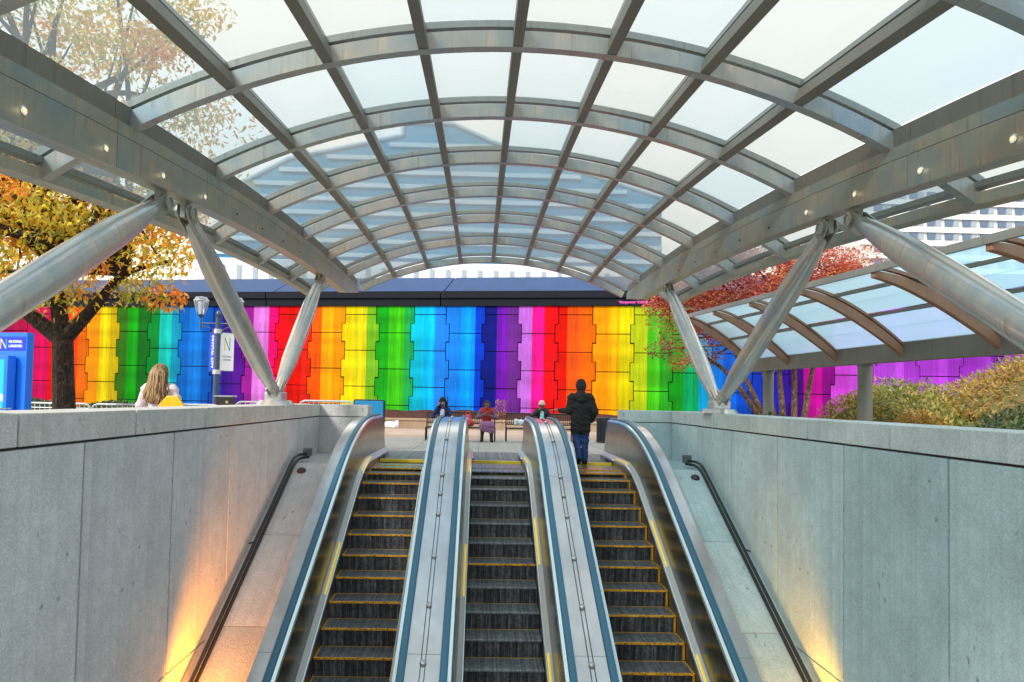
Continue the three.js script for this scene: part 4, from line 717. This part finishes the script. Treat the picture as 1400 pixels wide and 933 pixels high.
function headBones(c, face, skin) { // face: unit vector the face looks along
  const F = v3(face), U = new THREE.Vector3(0, 1, 0), S = new THREE.Vector3().crossVectors(U, F).normalize(), C = v3(c), at = (f, u, s) => C.clone().addScaledVector(F, f).addScaledVector(U, u).addScaledVector(S, s).toArray();
  return [[at(-.015, .03, 0), at(.0, .035, 0), .092, .088, skin], [at(.02, -.05, 0), at(.04, -.075, 0), .062, .048, skin], [at(.09, .005, 0), at(.108, -.028, 0), .010, .014, skin], [at(.075, .03, -.035), at(.075, .03, .035), .022, .022, skin], [at(0, 0, .085), at(-.005, -.03, .084), .018, .012, skin], [at(0, 0, -.085), at(-.005, -.03, -.084), .018, .012, skin], [at(.092, -.055, -.018), at(.092, -.055, .018), .011, .011, skin.map((x, i) => x * (i ? .62 : .85))]];
}
const clothMat = std({ vertexColors: true, roughness: .85 });
function person(label, bones, fine, pos, turn, cell) {
  const o = thing('person', label, 'person'); o.position.copy(pos); o.rotation.y = turn;
  const gs = [sdfMesh(bones, cell, .045, .0055)]; for (const f of fine) gs.push(sdfMesh(f, f.cell ?? .004, .012));
  part(o, 'body', merge(gs), clothMat); return o;
}
const skinD = [.18, .085, .05], skinM = [.36, .19, .12], skinL = [.55, .33, .24];
{ // man walking off the escalator
  const coat = [.014, .013, .013], jean = [.018, .055, .19], shoe = [.012, .012, .014];
  const b = [[[.0, .9, 0], [0, 1.2, 0], .15, .165, coat], [[-.085, .74, .005], [.085, .74, .005], .125, .125, coat], [[-.09, .86, 0], [.09, .86, 0], .125, .125, coat], [[-.09, 1.0, 0], [.09, 1.0, 0], .125, .125, coat], [[-.1, 1.2, 0], [.1, 1.2, 0], .14, .14, coat], [[-.17, 1.40, 0], [.17, 1.40, 0], .095, .095, coat], [[0, 1.40, .06], [0, 1.50, .04], .11, .09, coat], [[0, 1.42, .1], [0, 1.36, .13], .085, .07, coat],
    [[.2, 1.38, 0], [.29, 1.12, .03], .085, .075, coat], [[.29, 1.12, .03], [.24, .92, -.1], .075, .06, coat], [[-.2, 1.38, 0], [-.25, 1.12, .02], .085, .072, coat], [[-.25, 1.12, .02], [-.43, 1.125, -.06], .068, .05, coat],
    [[.09, .66, 0], [.1, .5, -.02], .092, .08, jean], [[.1, .5, -.02], [.1, .1, .0], .08, .065, jean], [[-.09, .66, 0], [-.075, .5, .0], .092, .08, jean], [[-.075, .5, .0], [-.04, .17, .16], .078, .06, jean],
    [[.1, .05, .03], [.11, .035, -.16], .05, .04, shoe], [[-.04, .13, .17], [-.035, .045, .05], .048, .04, shoe], [[0, 1.48, 0], [0, 1.56, -.01], .06, .055, skinD]];
  const hd = headBones([0, 1.63, -.015], [-.25, 0, -.97], skinD); hd.cell = .007;
  const hand = handBones([-.45, 1.125, -.065], [-1, .12, -.25], [0, .1, -1], .25, skinM);
  const o = person('person in black coat and blue jeans walking off the escalator', b, [hd, hand], V(2.12, .018, 13.42), 0, .0135);
  part(o, 'beanie', sdfMesh([[[0, 1.67, .0], [0, 1.70, .0], .106, .098, coat], [[0, 1.63, .02], [0, 1.62, .03], .1, .1, coat]], .01), clothMat);
}
function seated(o = {}) { // body facing the viewer on a 0.44 m seat
  const { top, legs, shoe, r = 1 } = o, b = [[[0, .56, -.02], [0, .80, -.05], .145 * r, .14 * r, top], [[-.06, .92, -.06], [.06, .92, -.06], .12 * r, .12 * r, top], [[-.15, .985, -.06], [.15, .985, -.06], .075, .075, top], [[0, 1.0, -.06], [0, 1.1, -.05], .06, .05, o.skin]];
  for (const s of [-1, 1]) { b.push([[s * .09, .53, 0], [s * .12, .53, .36], .095, .075, legs], [[s * .12, .53, .38], [s * .12 + (o.spread ?? 0) * s, .12, .40], .07, .05, o.shin ?? legs], [[s * .12 + (o.spread ?? 0) * s, .06, .40], [s * .14 + (o.spread ?? 0) * s, .04, .55], .05, .04, shoe]); }
  return b;
}
const arm = (s, e, w, c, r = .062) => [[s, e, r, r * .85, c], [e, w, r * .85, r * .65, c]];
{
  const blue = [.012, .03, .13], b = seated({ top: blue, legs: [.02, .02, .03], shoe: [.01, .01, .01], skin: skinM });
  b.push(...arm([-.18, .97, -.05], [-.30, .76, .06], [-.15, 1.07, .06], blue), ...arm([.18, .97, -.05], [.28, .72, .05], [.12, .66, .25], blue), [[0, .68, .08], [0, .93, .035], .065, .06, [.62, .66, .75]]);
  const hd = headBones([0, 1.21, -.03], [0, -.05, 1], skinL); hd.cell = .006;
  const o = person('person in blue jacket and sunglasses holding a phone to the ear', b, [hd, handBones([-.14, 1.09, .06], [.25, 1, 0], [0, 0, 1], .7, skinL), handBones([.12, .66, .26], [-.3, -.2, 1], [1, 0, 0], .5, skinL)], V(-1.17, .012, 20.38), 0, .016);
  part(o, 'hair', sdfMesh([[[0, 1.26, -.06], [0, 1.28, -.03], .112, .105, [.012, .01, .012]], [[-.09, 1.22, -.05], [-.13, 1.0, -.03], .045, .05, [.012, .01, .015]], [[.09, 1.22, -.05], [.13, .98, -.03], .045, .05, [.012, .01, .015]], [[0, 1.12, .045], [0, 1.10, .05], .04, .035, [.02, .014, .012]]], .01), clothMat);
  for (const s of [-1, 1]) part(o, 'sunglass_lens', new THREE.SphereGeometry(.027, 10, 8).scale(1.15, .85, .35).translate(s * .035, 1.235, .066), M.dark); part(o, 'sunglass_bridge', box(.03, .008, .008, 0, 1.245, .07), M.dark);
  const ph = thing('phone', 'dark phone held to the ear of the person in sunglasses', 'phone'); ph.position.copy(V(-1.17, .012, 20.38)); part(ph, 'phone_case', rbox(.012, .14, .07, .005, -.105, 1.17, .05), M.dark); part(ph, 'phone_screen', box(.002, .12, .06, -.0975, 1.17, .05), M.darkMetal);
}
{
  const red = [.42, .02, .02], mauve = [.16, .08, .13], b = seated({ top: red, legs: [.22, .09, .20], shin: [.01, .01, .012], shoe: [.01, .01, .012], skin: skinD, spread: .03 });
  b.push(...arm([-.19, .96, -.05], [-.30, .74, .06], [-.05, .86, .22], mauve), ...arm([.19, .96, -.05], [.31, .74, .04], [.05, .82, .22], mauve), [[-.13, .54, .3], [.13, .54, .3], .11, .11, [.22, .09, .2]], [[-.13, .50, .38], [.14, .50, .38], .11, .11, [.24, .10, .22]], [[-.12, .42, .39], [.16, .36, .40], .095, .085, [.26, .12, .24]]);
  const hd = headBones([0, 1.13, 0], [0, -.25, .97], skinD); hd.cell = .006;
  const o = person('person in red vest and mauve skirt looking down on the bench', b, [hd, handBones([-.04, .87, .23], [.6, .3, .5], [0, 1, 0], .8, skinD), handBones([.04, .83, .23], [-.6, .2, .5], [0, 1, 0], .8, skinD)], V(.24, .012, 20.36), 0, .016);
  part(o, 'hair', sdfMesh([[[0, 1.19, -.04], [0, 1.18, -.02], .105, .1, [.02, .012, .01]], [[0, 1.13, -.09], [0, 1.09, -.09], .06, .05, [.02, .012, .01]]], .01), clothMat);
  const bg = thing('pink_bag', 'pink backpack on the bench beside the red vest', 'bag'); const pk = std({ color: lin(.68, .08, .10), roughness: .7 });
  part(bg, 'sack', sdfMesh([[[-.38, .58, 20.3 * 0], [-.38, .74, 0], .13, .10, [.68, .08, .1]], [[-.48, .56, 0], [-.28, .56, 0], .1, .1, [.6, .06, .08]], [[-.40, .62, .1], [-.36, .62, .1], .08, .08, [.75, .12, .14]]], .012), clothMat); part(bg, 'strap', new THREE.TorusGeometry(.07, .012, 6, 18).translate(-.38, .85, 0), pk); part(bg, 'pocket', rbox(.16, .12, .04, .015, -.38, .58, .17), pk); bg.position.copy(V(.02, .012, 20.36));
}
{
  const jac = [.018, .018, .022], b = seated({ top: jac, legs: [.03, .03, .04], shoe: [.01, .01, .01], skin: skinD, r: 1.08 });
  b.push(...arm([-.19, .96, -.05], [-.33, .80, .08], [-.12, 1.0, .14], jac, .07), ...arm([.19, .96, -.05], [.30, .72, .05], [.14, .62, .24], jac, .07), [[0, .62, .1], [0, .93, .045], .065, .055, [.33, .62, .66]]);
  const hd = headBones([0, 1.15, -.02], [-.3, 0, .95], skinD); hd.cell = .006;
  const o = person('person in dark jacket and pale cap with a hand at the mouth', b, [hd, handBones([-.11, 1.01, .14], [.5, .7, -.1], [0, 0, 1], .8, skinD), handBones([.14, .62, .25], [-.3, -.2, 1], [1, 0, 0], .5, skinD)], V(1.98, .012, 20.38), 0, .016);
  part(o, 'cap', sdfMesh([[[0, 1.22, -.03], [0, 1.245, -.035], .106, .092, [.62, .52, .42]], [[-.03, 1.20, .05], [.0, 1.20, .05], .03, .03, [.55, .42, .34]]], .008), clothMat);
  part(o, 'sunglass_band', box(.15, .022, .01, -.022, 1.175, .068, -.3), M.dark);
  const bg = thing('white_bag', 'crumpled white plastic bag on the bench beside the pale cap', 'bag'); bg.position.copy(V(1.33, .012, 20.36));
  const r = mulberry(4), bones = []; for (let i = 0; i < 14; i++) bones.push([[(r() - .5) * .42, .52 + r() * .16, (r() - .5) * .2], [(r() - .5) * .42, .53 + r() * .12, (r() - .5) * .2], .05, .045, [.62, .72, .8]]); part(bg, 'sack', sdfMesh(bones, .011, .02), clothMat); part(bg, 'handle', new THREE.TorusGeometry(.06, .012, 6, 14).translate(.2, .74, 0), std({ color: lin(.6, .68, .75), roughness: .6 }));
}
{ // blonde woman seen from behind
  const sh = [.72, .60, .64], b = [[[0, .86, 0], [0, 1.1, 0], .15, .135, sh], [[-.07, 1.28, 0], [.07, 1.28, 0], .115, .115, sh], [[-.15, 1.41, 0], [.15, 1.41, 0], .07, .07, sh], [[0, 1.42, 0], [0, 1.54, 0], .055, .05, skinL], ...arm([-.19, 1.39, 0], [-.275, 1.16, -.02], [-.16, 1.03, -.22], sh, .062), ...arm([.19, 1.39, 0], [.265, 1.16, -.02], [.16, 1.03, -.22], sh, .062),
    [[-.09, .86, -.02], [-.1, .86, -.4], .09, .075, [.03, .04, .09]], [[.09, .86, -.02], [.1, .86, -.4], .09, .075, [.03, .04, .09]], [[-.1, .86, -.42], [-.1, .4, -.42], .07, .05, [.03, .04, .09]], [[.1, .86, -.42], [.1, .4, -.42], .07, .05, [.03, .04, .09]], [[-.1, .36, -.42], [-.1, .33, -.56], .05, .04, [.5, .5, .5]], [[.1, .36, -.42], [.1, .33, -.56], .05, .04, [.5, .5, .5]]];
  const hd = headBones([0, 1.61, -.03], [0, -.1, -1], skinL); hd.cell = .006;
  const o = person('long haired blonde woman in pale pink top seen from behind', b, [hd, handBones([-.16, 1.03, -.23], [.3, -.1, -1], [0, 1, 0], .5, skinL), handBones([.16, 1.03, -.23], [-.3, -.1, -1], [0, 1, 0], .5, skinL)], V(-4.47, 0, 9.05), 0, .013);
  o.userData.label = 'person with long blonde hair and pale pink top, seen from behind';
  const r = mulberry(9), gs = []; // hair as many strands
  const cols = [[.10, .05, .02], [.22, .12, .05], [.36, .21, .09], [.48, .30, .14]];
  for (let i = 0; i < 420; i++) {
    const a = (r() - .5) * 3.6, up = r(), x0 = Math.sin(a) * .1 * (1 - .3 * up), z0 = .03 + Math.cos(a) * .1 * (1 - .2 * up), y0 = 1.68 + .06 * up - Math.abs(a) * .01, L = 1.18 + .16 * r() + Math.abs(a) * .03;
    const x2 = x0 * 1.55 + (r() - .5) * .05, z2 = Math.max(.12, z0 + .05) + (r() - .5) * .03;
    const c = new THREE.CatmullRomCurve3([new THREE.Vector3(0 + x0 * .3, 1.735, -.02 + z0 * .4), new THREE.Vector3(x0 * 1.12, y0 - .03, z0 * 1.06), new THREE.Vector3(x0 * 1.3, 1.5, z0 * 1.0 + .035), new THREE.Vector3(x2, L, z2)]), g = new THREE.TubeGeometry(c, 9, .0075, 4), k = cols[Math.floor(r() * 4)], n = g.attributes.position.count, cc = new Float32Array(n * 3); for (let q = 0; q < n; q++) cc.set(k, q * 3); g.setAttribute('color', new THREE.BufferAttribute(cc, 3)); gs.push(g);
  }
  gs.push(sdfMesh([[[0, 1.64, .0], [0, 1.66, .0], .103, .098, cols[1]], [[-.03, 1.6, .06], [-.04, 1.3, .11], .07, .06, cols[1]], [[.03, 1.6, .06], [.04, 1.3, .11], .07, .06, cols[2]]], .012)); for (const g of gs) if (!g.attributes.uv) g.setAttribute('uv', new THREE.BufferAttribute(new Float32Array(g.attributes.position.count * 2), 2));
  part(o, 'hair', merge(gs), std({ vertexColors: true, roughness: .5 }));
}

renderer.render(scene, camera);
